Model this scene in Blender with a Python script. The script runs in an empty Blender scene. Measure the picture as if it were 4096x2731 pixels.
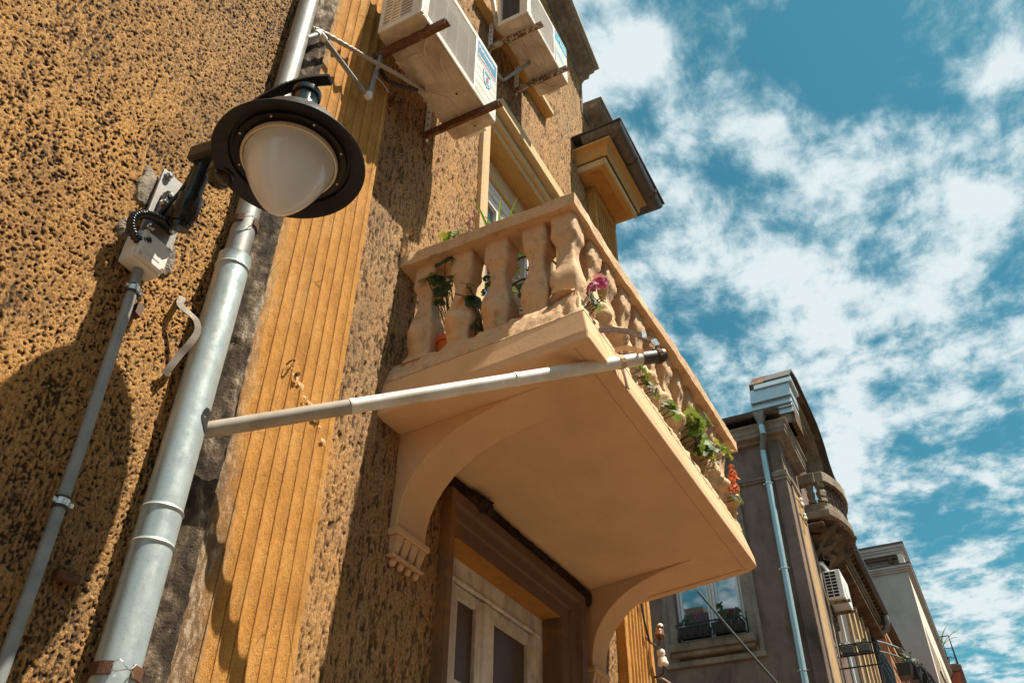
import bpy, bmesh, math, random
import numpy as np
from mathutils import Vector, Matrix

random.seed(7)
SC = bpy.context.scene
COL = SC.collection
R = math.radians

# ------------------------------------------------------------------ camera
cam = bpy.data.cameras.new('camera')
cam.lens = 30.0
cam.sensor_width = 36.0
cam.clip_start = 0.05
cam.clip_end = 2000.0
camo = bpy.data.objects.new('camera', cam)
COL.objects.link(camo)
_r = Vector((0.466647, -0.884378, 0.0108))
_d = Vector((0.547965, 0.279508, -0.788422))
_f = Vector((0.694244, 0.373832, 0.61504))
M3 = Matrix((_r, -_d, -_f)).transposed()
camo.matrix_world = Matrix.Translation((0, 0, 1.6)) @ M3.to_4x4()
SC.camera = camo

# ------------------------------------------------------------------ world
SUN = Vector((0.066, -0.414, 0.893)).normalized()      # towards the sun
SKY_STRENGTH = 0.056
CLOUD_STRENGTH = 0.44
SKY_TINT = (0.40, 1.06, 0.87, 1)
world = bpy.data.worlds.new('World')
SC.world = world
world.use_nodes = True
wn = world.node_tree
wn.nodes.clear()


def wnode(t, **k):
    n = wn.nodes.new(t)
    for a, b in k.items():
        setattr(n, a, b)
    return n


def wmath(op, a, b=None, c=None, clamp=False):
    n = wnode('ShaderNodeMath', operation=op)
    n.use_clamp = clamp
    for i, v in enumerate((a, b, c)):
        if v is None:
            continue
        if isinstance(v, (int, float)):
            n.inputs[i].default_value = v
        else:
            wn.links.new(v, n.inputs[i])
    return n.outputs[0]


out = wnode('ShaderNodeOutputWorld')
sky = wnode('ShaderNodeTexSky')
sky.sky_type = 'NISHITA'
sky.sun_disc = False
sky.sun_elevation = math.asin(SUN.z)
sky.sun_rotation = math.atan2(SUN.x, SUN.y)
sky.air_density = 1.0
sky.dust_density = 0.6
sky.ozone_density = 1.5
tint = wnode('ShaderNodeMix', data_type='RGBA', blend_type='MULTIPLY')
tint.inputs[0].default_value = 1.0
wn.links.new(sky.outputs[0], tint.inputs[6])
tint.inputs[7].default_value = SKY_TINT
bg1 = wnode('ShaderNodeBackground')
wn.links.new(tint.outputs[2], bg1.inputs[0])
bg1.inputs[1].default_value = SKY_STRENGTH
# a layer of broken cloud at one height: direction -> point on that layer
tc = wnode('ShaderNodeTexCoord')
sep = wnode('ShaderNodeSeparateXYZ')
wn.links.new(tc.outputs['Generated'], sep.inputs[0])
zz = wmath('MAXIMUM', sep.outputs[2], 0.06)
px = wmath('DIVIDE', sep.outputs[0], zz)
py = wmath('DIVIDE', sep.outputs[1], zz)
comb = wnode('ShaderNodeCombineXYZ')
wn.links.new(px, comb.inputs[0])
wn.links.new(py, comb.inputs[1])


def wnoise(scale, detail, rough, dist, off, sx=1.0, sy=1.0):
    mp = wnode('ShaderNodeMapping')
    mp.inputs[1].default_value = off
    mp.inputs[3].default_value = (sx, sy, 1)
    wn.links.new(comb.outputs[0], mp.inputs[0])
    n = wnode('ShaderNodeTexNoise')
    n.inputs['Scale'].default_value = scale
    n.inputs['Detail'].default_value = detail
    n.inputs['Roughness'].default_value = rough
    n.inputs['Distortion'].default_value = dist
    wn.links.new(mp.outputs[0], n.inputs['Vector'])
    return n.outputs[0]


n1 = wnoise(6.4, 9, 0.58, 0.2, (3.1, 1.7, 0.0), 0.8, 1.0)
n2 = wnoise(17.0, 8, 0.64, 0.3, (0.4, 5.2, 0.0), 0.8, 1.0)
dens = wmath('ADD', wmath('MULTIPLY', n1, 0.68), wmath('MULTIPLY', n2, 0.32))
# where the weather is thicker or clearer
for (cx, cy, sx_, sy_, amp) in CLOUDS if 'CLOUDS' in globals() else [
        (0.74, -0.08, 0.11, 0.11, -0.26), (0.90, -0.235, 0.05, 0.04, 0.14), (0.80, -0.07, 0.02, 0.03, 0.10), (0.66, 0.165, 0.06, 0.06, 0.16),
        (0.80, 0.06, 0.05, 0.10, 0.05), (1.05, 0.10, 0.16, 0.13, 0.055),
        (0.75, 0.23, 0.05, 0.05, -0.05),
        (1.40, -0.10, 0.28, 0.16, 0.055), (1.10, -0.04, 0.05, 0.06, -0.05),
        (2.30, -0.02, 0.16, 0.12, -0.14), (1.95, -0.15, 0.10, 0.1, -0.06),
        (1.9, 0.15, 0.25, 0.1, 0.08), (2.9, -0.06, 0.3, 0.2, 0.07)]:
    dx = wmath('DIVIDE', wmath('SUBTRACT', px, cx), sx_)
    dy = wmath('DIVIDE', wmath('SUBTRACT', py, cy), sy_)
    r2 = wmath('ADD', wmath('MULTIPLY', dx, dx), wmath('MULTIPLY', dy, dy))
    gs = wmath('POWER', 2.718, wmath('MULTIPLY', r2, -1.0))
    dens = wmath('ADD', dens, wmath('MULTIPLY', gs, amp))
mr = wnode('ShaderNodeMapRange', interpolation_type='SMOOTHSTEP')
wn.links.new(dens, mr.inputs[0])
mr.inputs[1].default_value = 0.40
mr.inputs[2].default_value = 0.58
mr.inputs[3].default_value = 0.0
mr.inputs[4].default_value = 0.97
ccol = wnode('ShaderNodeValToRGB')
wn.links.new(dens, ccol.inputs[0])
ccol.color_ramp.elements[0].position = 0.46
ccol.color_ramp.elements[0].color = (0.46, 0.68, 0.76, 1)
ccol.color_ramp.elements[1].position = 0.60
ccol.color_ramp.elements[1].color = (0.86, 0.95, 0.97, 1)
bg2 = wnode('ShaderNodeBackground')
wn.links.new(ccol.outputs[0], bg2.inputs[0])
bg2.inputs[1].default_value = CLOUD_STRENGTH
mixs = wnode('ShaderNodeMixShader')
wn.links.new(mr.outputs[0], mixs.inputs[0])
wn.links.new(bg1.outputs[0], mixs.inputs[1])
wn.links.new(bg2.outputs[0], mixs.inputs[2])
wn.links.new(mixs.outputs[0], out.inputs[0])

# ------------------------------------------------------------------ sun, exposure
sl = bpy.data.lights.new('sun', 'SUN')
sl.energy = 4.6
sl.angle = R(0.53)
sl.color = (1.0, 0.89, 0.73)
slo = bpy.data.objects.new('sun', sl)
slo.rotation_euler = SUN.to_track_quat('Z', 'Y').to_euler()
slo.location = SUN * 40
COL.objects.link(slo)
SC.view_settings.view_transform = 'Standard'
SC.view_settings.look = 'None'
SC.view_settings.gamma = 1.0
SC.view_settings.use_curve_mapping = False
SC.view_settings.exposure = 1.08
SC.render.engine = 'CYCLES'
SC.cycles.max_bounces = 8
SC.cycles.diffuse_bounces = 5

# ------------------------------------------------------------------ material helpers


class G:
    def __init__(s, name):
        s.m = bpy.data.materials.new(name)
        s.m.use_nodes = True
        s.t = s.m.node_tree
        s.t.nodes.clear()
        s.o = s.n('ShaderNodeOutputMaterial')
        s.b = s.n('ShaderNodeBsdfPrincipled')
        s.t.links.new(s.b.outputs[0], s.o.inputs[0])
        s._pos = None

    def n(s, t, **k):
        n = s.t.nodes.new(t)
        for a, b in k.items():
            setattr(n, a, b)
        return n

    def lk(s, v, inp):
        if isinstance(v, (int, float)):
            inp.default_value = v
        elif isinstance(v, (tuple, list)):
            inp.default_value = v if len(v) == 4 or inp.type == 'VECTOR' else (*v, 1)
        else:
            s.t.links.new(v, inp)

    @property
    def pos(s):
        if s._pos is None:
            s._pos = s.n('ShaderNodeNewGeometry').outputs['Position']
        return s._pos

    @property
    def objc(s):
        return s.n('ShaderNodeTexCoord').outputs['Object']

    def map(s, v, scale=(1, 1, 1), loc=(0, 0, 0)):
        n = s.n('ShaderNodeMapping')
        s.lk(v, n.inputs[0])
        n.inputs[1].default_value = loc
        n.inputs[3].default_value = scale
        return n.outputs[0]

    def noise(s, v, scale, detail=4, rough=.55, dist=0.):
        n = s.n('ShaderNodeTexNoise')
        s.lk(v, n.inputs['Vector'])
        n.inputs['Scale'].default_value = scale
        n.inputs['Detail'].default_value = detail
        n.inputs['Roughness'].default_value = rough
        n.inputs['Distortion'].default_value = dist
        return n.outputs[0]

    def vor(s, v, scale, feature='F1', rnd=1.0):
        n = s.n('ShaderNodeTexVoronoi', feature=feature)
        s.lk(v, n.inputs['Vector'])
        n.inputs['Scale'].default_value = scale
        n.inputs['Randomness'].default_value = rnd
        return n.outputs[0]

    def ramp(s, f, stops):
        n = s.n('ShaderNodeValToRGB')
        s.lk(f, n.inputs[0])
        e = n.color_ramp.elements
        while len(e) < len(stops):
            e.new(0.5)
        for i, (p, c) in enumerate(stops):
            e[i].position = p
            e[i].color = (c, c, c, 1) if isinstance(c, (int, float)) else (*c, 1)
        return n.outputs[0]

    def mix(s, f, a, b, mode='MIX'):
        n = s.n('ShaderNodeMix', data_type='RGBA', blend_type=mode)
        s.lk(f, n.inputs[0])
        s.lk(a, n.inputs[6])
        s.lk(b, n.inputs[7])
        return n.outputs[2]

    def math(s, op, a, b=0., clamp=False):
        n = s.n('ShaderNodeMath', operation=op)
        n.use_clamp = clamp
        s.lk(a, n.inputs[0])
        s.lk(b, n.inputs[1])
        return n.outputs[0]

    def bump(s, h, strength=.5, dist=.01, nrm=None):
        n = s.n('ShaderNodeBump')
        n.inputs['Strength'].default_value = strength
        n.inputs['Distance'].default_value = dist
        s.lk(h, n.inputs['Height'])
        if nrm is not None:
            s.lk(nrm, n.inputs['Normal'])
        return n.outputs[0]

    def attr(s, name):
        return s.n('ShaderNodeAttribute', attribute_name=name).outputs['Fac']

    def fin(s, col=None, rough=.6, metal=0., nrm=None, spec=None, **k):
        if col is not None:
            s.lk(col, s.b.inputs['Base Color'])
        s.lk(rough, s.b.inputs['Roughness'])
        s.lk(metal, s.b.inputs['Metallic'])
        if spec is not None:
            s.b.inputs['Specular IOR Level'].default_value = spec
        if nrm is not None:
            s.lk(nrm, s.b.inputs['Normal'])
        for a, b in k.items():
            s.lk(b, s.b.inputs[a.replace('_', ' ')])
        return s.m


def simple(name, col, rough=.6, metal=0., var=.18, scale=12., bump=.15, bdist=.004, dirt=None, dirt_amt=.45, spec=None):
    """paint/plaster/metal with blotches, dirt and a fine relief"""
    g = G(name)
    n = g.noise(g.pos, scale, 6, .62)
    lo = tuple(c * (1 - var) for c in col)
    hi = tuple(min(1, c * (1 + var)) for c in col)
    c = g.ramp(n, [(.3, lo), (.7, hi)])
    if dirt is not None:
        d = g.noise(g.map(g.pos, (1, 1, .45)), scale * .35, 7, .68, .4)
        f = g.ramp(d, [(.62 - dirt_amt * .35, 0.), (.78 - dirt_amt * .1, 1.)])
        c = g.mix(g.math('MULTIPLY', f, .85), c, dirt)
    fine = g.noise(g.pos, scale * 9, 5, .6)
    nr = g.bump(fine, bump, bdist) if bump else None
    rr = g.ramp(g.noise(g.pos, scale * 1.7, 4), [(.3, max(.04, rough - .1)), (.7, min(1, rough + .1))])
    return g.fin(c, rr, metal, nr, spec)


def rough_wall(name, ochre, pale, grey, greyness, pits=.95):
    """spatter-dash render: grit, pits filled with soot, rain-streaked"""
    g = G(name)
    rel = g.attr('relief')                       # how deep the pit is
    v = g.map(g.pos, (1, 1, .55))
    fine = g.noise(v, 125, 6, .68)
    grit = g.noise(g.pos, 260, 4, .6)
    big = g.noise(g.map(g.pos, (1, 1, .5)), 1.3, 6, .6, .5)
    base = g.mix(g.ramp(big, [(.5 - greyness * .3, 0.), (.72 - greyness * .3, 1.)]), ochre, grey)
    col = g.mix(g.ramp(fine, [(.42, 0.), (.66, .95)]), base, pale)
    white = g.ramp(g.noise(g.pos, 150, 3, .5), [(.67, 0.), (.73, .7)])
    col = g.mix(white, col, (.62, .50, .36))
    pit = g.ramp(rel, [(.28, pits), (.49, 0.)])
    col = g.mix(pit, col, (.075, .044, .024))
    speck = g.ramp(g.math('ADD', g.math('MULTIPLY', fine, .6), g.math('MULTIPLY', grit, .4)), [(.37, .95), (.465, 0.)])
    col = g.mix(speck, col, (.07, .046, .030))
    soot = g.ramp(g.noise(g.map(g.pos, (1, 1, .3), (4, 2, 1)), 2.6, 7, .66, .6), [(.50, 0.), (.72, .5)])
    col = g.mix(soot, col, (.10, .072, .052))
    h = g.math('ADD', g.math('MULTIPLY', fine, .6), g.math('MULTIPLY', grit, .4))
    nr = g.bump(h, 1.0, .020)
    return g.fin(col, .95, 0., nr, .2)


M = {}
M['wall_a'] = rough_wall('render_orange', (.56, .272, .070), (.73, .44, .175), (.34, .19, .085), .18)
M['wall_b'] = rough_wall('render_brown', (.50, .255, .085), (.68, .43, .205), (.37, .23, .125), .40, .75)


def pilaster_mat():
    g = G('ochre_plaster')
    v = g.map(g.pos, (1, 1, .45))
    n = g.noise(v, 14, 8, .66)
    c = g.ramp(n, [(.28, (.46, .210, .045)), (.5, (.59, .290, .070)), (.74, (.66, .36, .115))])
    st = g.noise(g.map(g.pos, (1, 1, .4)), 30, 7, .7)
    c = g.mix(g.ramp(st, [(.52, 0.), (.72, .38)]), c, (.30, .160, .060))
    mot = g.noise(g.pos, 55, 6, .7)
    c = g.mix(g.ramp(mot, [(.54, 0.), (.74, .35)]), c, (.66, .41, .16))
    worn = g.noise(g.map(g.pos, (1, 1, .35), (3, 0, 1)), 6, 9, .72, .5)
    c = g.mix(g.ramp(worn, [(.56, 0.), (.70, .6)]), c, (.60, .40, .19))
    run = g.noise(g.map(g.pos, (1, 1, .06), (1, 0, 2)), 15, 6, .65)
    rund = g.noise(g.map(g.pos, (1, 1, .3)), 2.2, 5, .6)
    c = g.mix(g.math('MULTIPLY', g.ramp(run, [(.56, 0.), (.70, .40)]), g.ramp(rund, [(.40, 0.), (.62, 1.)])), c, (.25, .15, .075))
    crack = g.ramp(g.vor(g.map(g.pos, (1, 1, .4), (.3, 0, .2)), 4.5, 'DISTANCE_TO_EDGE'), [(0., .85), (.008, 0.)])
    c = g.mix(g.math('MULTIPLY', crack, g.ramp(g.noise(g.pos, 3, 4), [(.50, 0.), (.58, 1.)])), c, (.10, .06, .03))
    # grime beside the rainwater pipe
    sx = g.n('ShaderNodeSeparateXYZ')
    g.lk(g.pos, sx.inputs[0])
    low = g.math('MULTIPLY', g.math('SUBTRACT', 3.3, sx.outputs[2]), .10, True)
    e = g.math('ADD', sx.outputs[0], g.math('MULTIPLY', g.noise(g.map(g.pos, (1, 1, .5)), 9, 8, .7), -.26))
    e = g.math('SUBTRACT', e, low)
    f = g.ramp(g.math('MULTIPLY', g.math('SUBTRACT', e, 1.40), 2.), [(.22, .9), (.40, 0.)])
    c = g.mix(f, c, g.mix(g.ramp(g.noise(g.map(g.pos, (1, 1, .4)), 40, 7, .7), [(.48, 0.), (.60, 1.)]), (.14, .10, .070), (.48, .40, .30)))
    grain = g.noise(g.pos, 210, 5, .68)
    c = g.mix(g.ramp(grain, [(.38, .6), (.52, 0.)]), c, (.25, .135, .045))
    nr = g.bump(g.math('ADD', g.math('MULTIPLY', grain, .6), g.noise(v, 60, 6, .6)), .85, .010)
    return g.fin(c, .9, 0., nr, .2)


M['ochre'] = pilaster_mat()


def paint_mat(name, col, dirtc, amt, bump, relief):
    g = G(name)
    n = g.noise(g.pos, 3.5, 6, .6)
    c = g.ramp(n, [(.3, tuple(x * .9 for x in col)), (.7, tuple(min(1, x * 1.08) for x in col))])
    d = g.noise(g.map(g.pos, (1, 1, .8)), 19, 9, .72, .15)
    c = g.mix(g.ramp(d, [(.60 - amt * .2, 0.), (.74 - amt * .15, .75 * min(1, amt * 1.6))]), c, dirtc)
    crack = g.vor(g.map(g.pos, (1, 1, .55)), 7, 'DISTANCE_TO_EDGE')
    cr = g.ramp(crack, [(.0, .8), (.012, 0.)])
    msk = g.ramp(g.noise(g.pos, 2.2, 3), [(.5, 0.), (.6, 1.)])
    c = g.mix(g.math('MULTIPLY', g.math('MULTIPLY', cr, msk), amt), c, (.12, .07, .04))
    h = g.math('ADD', g.math('MULTIPLY', g.noise(g.pos, 38, 8, .68), relief), g.math('MULTIPLY', g.noise(g.pos, 240, 3, .5), .25))
    nr = g.bump(h, bump, .012)
    return g.fin(c, .78, 0., nr, .3)


TAN = (.65, .425, .245)
M['tan'] = paint_mat('tan_masonry_paint', TAN, (.42, .27, .15), .16, .28, .5)
M['tan_rough'] = paint_mat('tan_paint_weathered', (.64, .43, .255), (.20, .12, .065), .40, .55, 1.0)
M['mortar'] = simple('bare_mortar', (.30, .255, .20), .95, 0, .35, 14, .9, .012, (.10, .085, .07), .6, .2)


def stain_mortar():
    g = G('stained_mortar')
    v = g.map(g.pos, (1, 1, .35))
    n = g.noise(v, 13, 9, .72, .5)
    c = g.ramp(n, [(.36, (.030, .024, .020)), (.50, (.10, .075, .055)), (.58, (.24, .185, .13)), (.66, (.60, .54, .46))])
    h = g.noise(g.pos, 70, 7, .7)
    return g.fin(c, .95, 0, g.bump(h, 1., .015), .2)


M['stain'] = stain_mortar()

M['broken'] = simple('broken_dark_render', (.075, .045, .026), .95, 0, .6, 40, 1., .01, (.02, .014, .010), .7, .2)


def zinc_mat(name, c0, c1, streak, rough, metal):
    g = G(name)
    n = g.noise(g.map(g.pos, (1, 1, .12)), 26, 6, .6)
    m = g.noise(g.map(g.pos, (1, 1, .5)), 9, 8, .7, .6)
    c = g.mix(g.ramp(n, [(.3, 0.), (.7, 1.)]), c0, c1)
    c = g.mix(g.ramp(m, [(.55, 0.), (.72, .6)]), c, streak)
    sp = g.ramp(g.noise(g.pos, 180, 3, .5), [(.35, .25), (.45, 0.)])
    c = g.mix(sp, c, tuple(x * .5 for x in c0))
    rr = g.ramp(g.noise(g.pos, 30, 5), [(.3, rough - .1), (.7, rough + .14)])
    nr = g.bump(g.noise(g.pos, 45, 4), .08, .004)
    return g.fin(c, rr, metal, nr)


M['zinc'] = zinc_mat('galvanised_zinc', (.37, .45, .47), (.52, .59, .60), (.40, .40, .37), .40, .42)
M['zinc_old'] = zinc_mat('weathered_zinc', (.20, .195, .185), (.34, .34, .33), (.30, .22, .14), .5, .5)
M['zinc_far'] = simple('sheet_zinc', (.50, .58, .61), .34, .55, .06, 2, .0)
M['pipe_blue'] = zinc_mat('pale_blue_pipe', (.34, .50, .55), (.46, .60, .64), (.30, .36, .36), .38, .4)
M['gutter'] = zinc_mat('tarnished_gutter', (.085, .075, .068), (.15, .135, .125), (.22, .19, .16), .5, .4)
M['conduit'] = simple('grey_conduit', (.235, .25, .255), .5, .1, .25, 16, .12, .003, (.34, .33, .31), .4)
M['black'] = simple('black_enamel', (.012, .012, .0135), .42, 0, .35, 20, .05, .002, None, 0, .3)
M['blackgloss'] = simple('black_plastic', (.012, .013, .015), .26, 0, .3, 30, .05, .002)
M['darksteel'] = simple('grey_steel_plate', (.30, .285, .275), .55, .2, .12, 20, .2, .003, (.17, .13, .10), .3)
M['steel'] = simple('bright_steel', (.62, .62, .60), .25, .9, .15, 40, .1, .002)
M['rust'] = simple('rusty_iron', (.085, .042, .022), .85, .1, .5, 40, .6, .006, (.22, .085, .028), .7)


def rustpaint(name, paint, amt):
    g = G(name)
    d = g.noise(g.objc, 22, 9, .72, .5)
    f = g.ramp(d, [(.62 - amt * .3, 0.), (.66 - amt * .3, 1.)])
    r = g.ramp(g.noise(g.pos, 60, 6, .6), [(.3, (.055, .025, .012)), (.55, (.16, .065, .022)), (.75, (.30, .125, .04))])
    c = g.mix(f, paint, r)
    return g.fin(c, .8, 0, g.bump(g.math('ADD', g.noise(g.pos, 90, 5), g.math('MULTIPLY', f, .8)), .5, .006))


M['bracket_a'] = rustpaint('rust_eaten_bracket', (.30, .25, .19), .80)
M['bracket_b'] = rustpaint('rust_spotted_bracket', (.50, .42, .32), .45)
M['ac'] = simple('ivory_enamel', (.74, .71, .65), .38, 0, .05, 6, .04, .002, (.48, .40, .31), .22)
M['ac_under'] = simple('dusty_ivory_enamel', (.68, .60, .50), .55, 0, .14, 14, .12, .003, (.30, .22, .14), 1.05)
M['white'] = simple('white_enamel', (.80, .80, .78), .35, 0, .04, 8, .03, .002)
M['pvc'] = simple('aged_white_pvc', (.76, .74, .69), .4, 0, .10, 9, .06, .002, (.42, .36, .28), .42)
M['whiteplastic'] = simple('light_grey_plastic', (.66, .65, .62), .45, 0, .05, 14, .05, .002, (.5, .45, .38), .15)
M['hose'] = simple('taupe_hose', (.36, .315, .255), .6, 0, .12, 20, .1, .002)
M['insul'] = simple('ivory_pipe_wrap', (.60, .52, .40), .6, 0, .14, 12, .15, .003, (.36, .27, .18), .35)
M['dark'] = simple('dark_interior', (.012, .011, .010), .9, 0, .3, 5, 0)


def globe_mat():
    g = G('opal_acrylic')
    n = g.noise(g.map(g.pos, (1, 1, .5)), 7, 5, .6, .3)
    c = g.ramp(n, [(.35, (.66, .68, .70)), (.7, (.74, .76, .77))])
    return g.fin(c, .10, 0, None, .5, Subsurface_Weight=.2, Transmission_Weight=.0)


M['strap_steel'] = simple('dull_strap_steel', (.20, .17, .135), .7, .0, .2, 30, .2, .002, (.10, .06, .035), .4)
M['pvc_grey'] = simple('greyed_pvc', (.37, .33, .275), .5, 0, .12, 14, .1, .002, (.2, .16, .12), .4)
M['globe'] = globe_mat()
M['ring'] = simple('globe_rim', (.62, .54, .43), .4, 0, .06, 10, .02)


def arch_mat(name, brown, orange, amt=.52):
    g = G(name)
    n = g.noise(g.map(g.pos, (.5, 1, 1)), 2.4, 7, .62, .4)
    c = g.mix(g.ramp(n, [(amt - .1, 0.), (amt + .1, 1.)]), brown, orange)
    d = g.noise(g.pos, 11, 8, .7, .4)
    c = g.mix(g.ramp(d, [(.52, 0.), (.74, .55)]), c, tuple(x * .5 for x in brown))
    h = g.math('ADD', g.noise(g.pos, 60, 6, .62), g.math('MULTIPLY', g.noise(g.pos, 260, 3), .4))
    return g.fin(c, .85, 0, g.bump(h, .45, .006), .25)


M['arch'] = arch_mat('stained_architrave', (.165, .098, .060), (.36, .165, .038), .60)
M['arch_soffit'] = arch_mat('orange_soffit', (.24, .125, .045), (.40, .18, .035), .42)
M['ochre_frame'] = arch_mat('ochre_trim', (.50, .29, .10), (.56, .33, .11))
M['pale_trim'] = arch_mat('pale_trim', (.58, .43, .25), (.64, .46, .24))
M['wood'] = simple('old_white_joinery', (.78, .74, .66), .7, 0, .14, 14, .5, .005, (.27, .215, .155), .5)
M['upvc'] = simple('white_upvc', (.74, .75, .73), .3, 0, .04, 6, .03, .002)


def pane_mat(name, col, ior, rough):
    g = G(name)
    n = g.noise(g.pos, 3, 5, .6)
    c = g.ramp(n, [(.3, tuple(x * .7 for x in col)), (.7, tuple(x * 1.25 for x in col))])
    nr = g.bump(g.noise(g.pos, 2.2, 2), .05, .01)
    return g.fin(c, rough, 0, nr, .5, IOR=ior)


M['pane_old'] = pane_mat('dusty_pane', (.11, .078, .058), 1.2, .35)
M['pane_mirror'] = pane_mat('reflecting_pane', (.012, .018, .022), 4.2, .02)
M['far'] = simple('brown_stucco', (.235, .165, .130), .95, 0, .14, 5, .6, .012, (.055, .042, .036), .50, .2)
M['far_stone'] = simple('weathered_stone', (.33, .265, .205), .92, 0, .20, 7, .6, .012, (.115, .082, .062), .58, .2)
M['far_dark'] = simple('sooty_plaster', (.22, .145, .090), .95, 0, .4, 6, .8, .02, (.030, .02, .015), .95, .2)
M['ac_grime'] = simple('grimy_enamel', (.54, .46, .37), .6, 0, .15, 20, .1)
M['far_ochre'] = simple('sandy_plaster', (.60, .42, .235), .9, 0, .10, 9, .4, .008, (.36, .25, .15), .3, .2)
M['grey'] = simple('mauve_grey_render', (.44, .375, .345), .95, 0, .06, 3, .5, .01, (.33, .27, .25), .3, .2)
M['cream'] = simple('cream_render', (.74, .66, .56), .9, 0, .05, 4, .3, .01, None, 0, .2)
M['red'] = simple('brick_red_render', (.40, .105, .062), .9, 0, .12, 5, .3, .01, (.25, .07, .045), .3, .2)
M['tan_plank'] = simple('varnished_slat', (.47, .275, .14), .6, 0, .2, 12, .2, .004)
M['roof_dark'] = simple('dark_sheet_roof', (.075, .065, .062), .6, .2, .2, 8, .1, .004)
M['iron'] = simple('black_iron', (.018, .018, .02), .35, .2, .3, 20, .15, .003)
M['iron_brown'] = simple('brown_iron', (.12, .065, .045), .5, .2, .3, 10, .15, .003)
M['terracotta'] = simple('orange_plastic_pot', (.55, .115, .030), .45, 0, .1, 10, .03)
M['porcelain'] = simple('cream_porcelain', (.74, .68, .56), .16, 0, .06, 20, .02, .002, (.45, .36, .26), .25)
M['brown_glaze'] = simple('brown_glazed_porcelain', (.14, .050, .022), .2, 0, .3, 30, .05)
M['cable'] = simple('black_cable', (.03, .028, .027), .5, 0, .2, 30, .05)
M['cable_pale'] = simple('pale_cable', (.55, .43, .28), .6, 0, .1, 30, .05)
M['asphalt'] = simple('street_setts', (.085, .056, .032), .9, 0, .2, 30, .6, .01, (.05, .035, .02), .3)
M['pave'] = simple('sandstone_paving', (.215, .157, .106), .9, 0, .12, 6, .4, .01, (.10, .07, .04), .35)
M['blue_label'] = simple('blue_label', (.075, .235, .42), .4, 0, .06, 30, .0)
M['cyan_label'] = simple('cyan_label', (.005, .42, .60), .4, 0, .04, 30, .0)
M['pale_label'] = simple('pale_blue_print', (.45, .66, .78), .4, 0, .05, 30, .0)
M['navy_print'] = simple('navy_print', (.03, .08, .17), .4, 0, .05, 30, .0)
M['red_print'] = simple('red_print', (.62, .05, .05), .4, 0, .05, 30, .0)
M['grey_print'] = simple('grey_print', (.30, .32, .35), .4, 0, .05, 30, .0)


def leaf_mat(name, a, b):
    g = G(name)
    n = g.noise(g.objc, 30, 4, .6)
    c = g.ramp(n, [(.35, a), (.68, b)])
    g.fin(c, .5, 0, g.bump(g.noise(g.objc, 60, 3), .3, .003), .35)
    tr = g.n('ShaderNodeBsdfTranslucent')
    g.lk(g.mix(.5, c, (.35, .45, .06)), tr.inputs[0])
    ms = g.n('ShaderNodeMixShader')
    ms.inputs[0].default_value = .28
    g.t.links.new(g.b.outputs[0], ms.inputs[1])
    g.t.links.new(tr.outputs[0], ms.inputs[2])
    g.t.links.new(ms.outputs[0], g.o.inputs[0])
    return g.m


M['leaf'] = leaf_mat('geranium_leaf', (.028, .070, .016), (.060, .125, .030))
M['leaf_dark'] = leaf_mat('dark_leaf', (.012, .032, .012), (.030, .065, .020))
M['leaf_yellow'] = leaf_mat('yellowing_leaf', (.16, .17, .020), (.34, .27, .035))
M['leaf_lime'] = leaf_mat('fresh_leaf', (.10, .17, .025), (.20, .28, .045))
M['leaf_rust'] = leaf_mat('withered_leaf', (.20, .075, .025), (.34, .14, .04))
M['stem'] = leaf_mat('stem', (.10, .085, .035), (.17, .13, .05))
M['magenta'] = leaf_mat('magenta_petal', (.42, .03, .24), (.66, .12, .44))
M['pink'] = leaf_mat('pink_petal', (.62, .28, .33), (.74, .44, .46))
M['coral'] = leaf_mat('coral_petal', (.70, .05, .06), (.80, .20, .09))
M['yellow'] = leaf_mat('yellow_petal', (.66, .48, .03), (.75, .62, .10))
M['maroon'] = leaf_mat('maroon_petal', (.10, .008, .012), (.16, .02, .02))

# ------------------------------------------------------------------ mesh helpers
OFF = {}


def tag(o, label=None, cat=None, group=None, kind=None):
    if label:
        o['label'] = label
    if cat:
        o['category'] = cat
    if group:
        o['group'] = group
    if kind:
        o['kind'] = kind
    return o


def thing(name, label, cat, loc=(0, 0, 0), group=None):
    o = bpy.data.objects.new(name, None)
    o.empty_display_size = .1
    o.location = loc
    COL.objects.link(o)
    OFF[o.name] = Vector(loc)
    return tag(o, label, cat, group)


def frame(t):
    t = t.normalized()
    a = Vector((0, 0, 1)) if abs(t.z) < .9 else Vector((1, 0, 0))
    u = t.cross(a).normalized()
    return u, t.cross(u).normalized()


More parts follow.
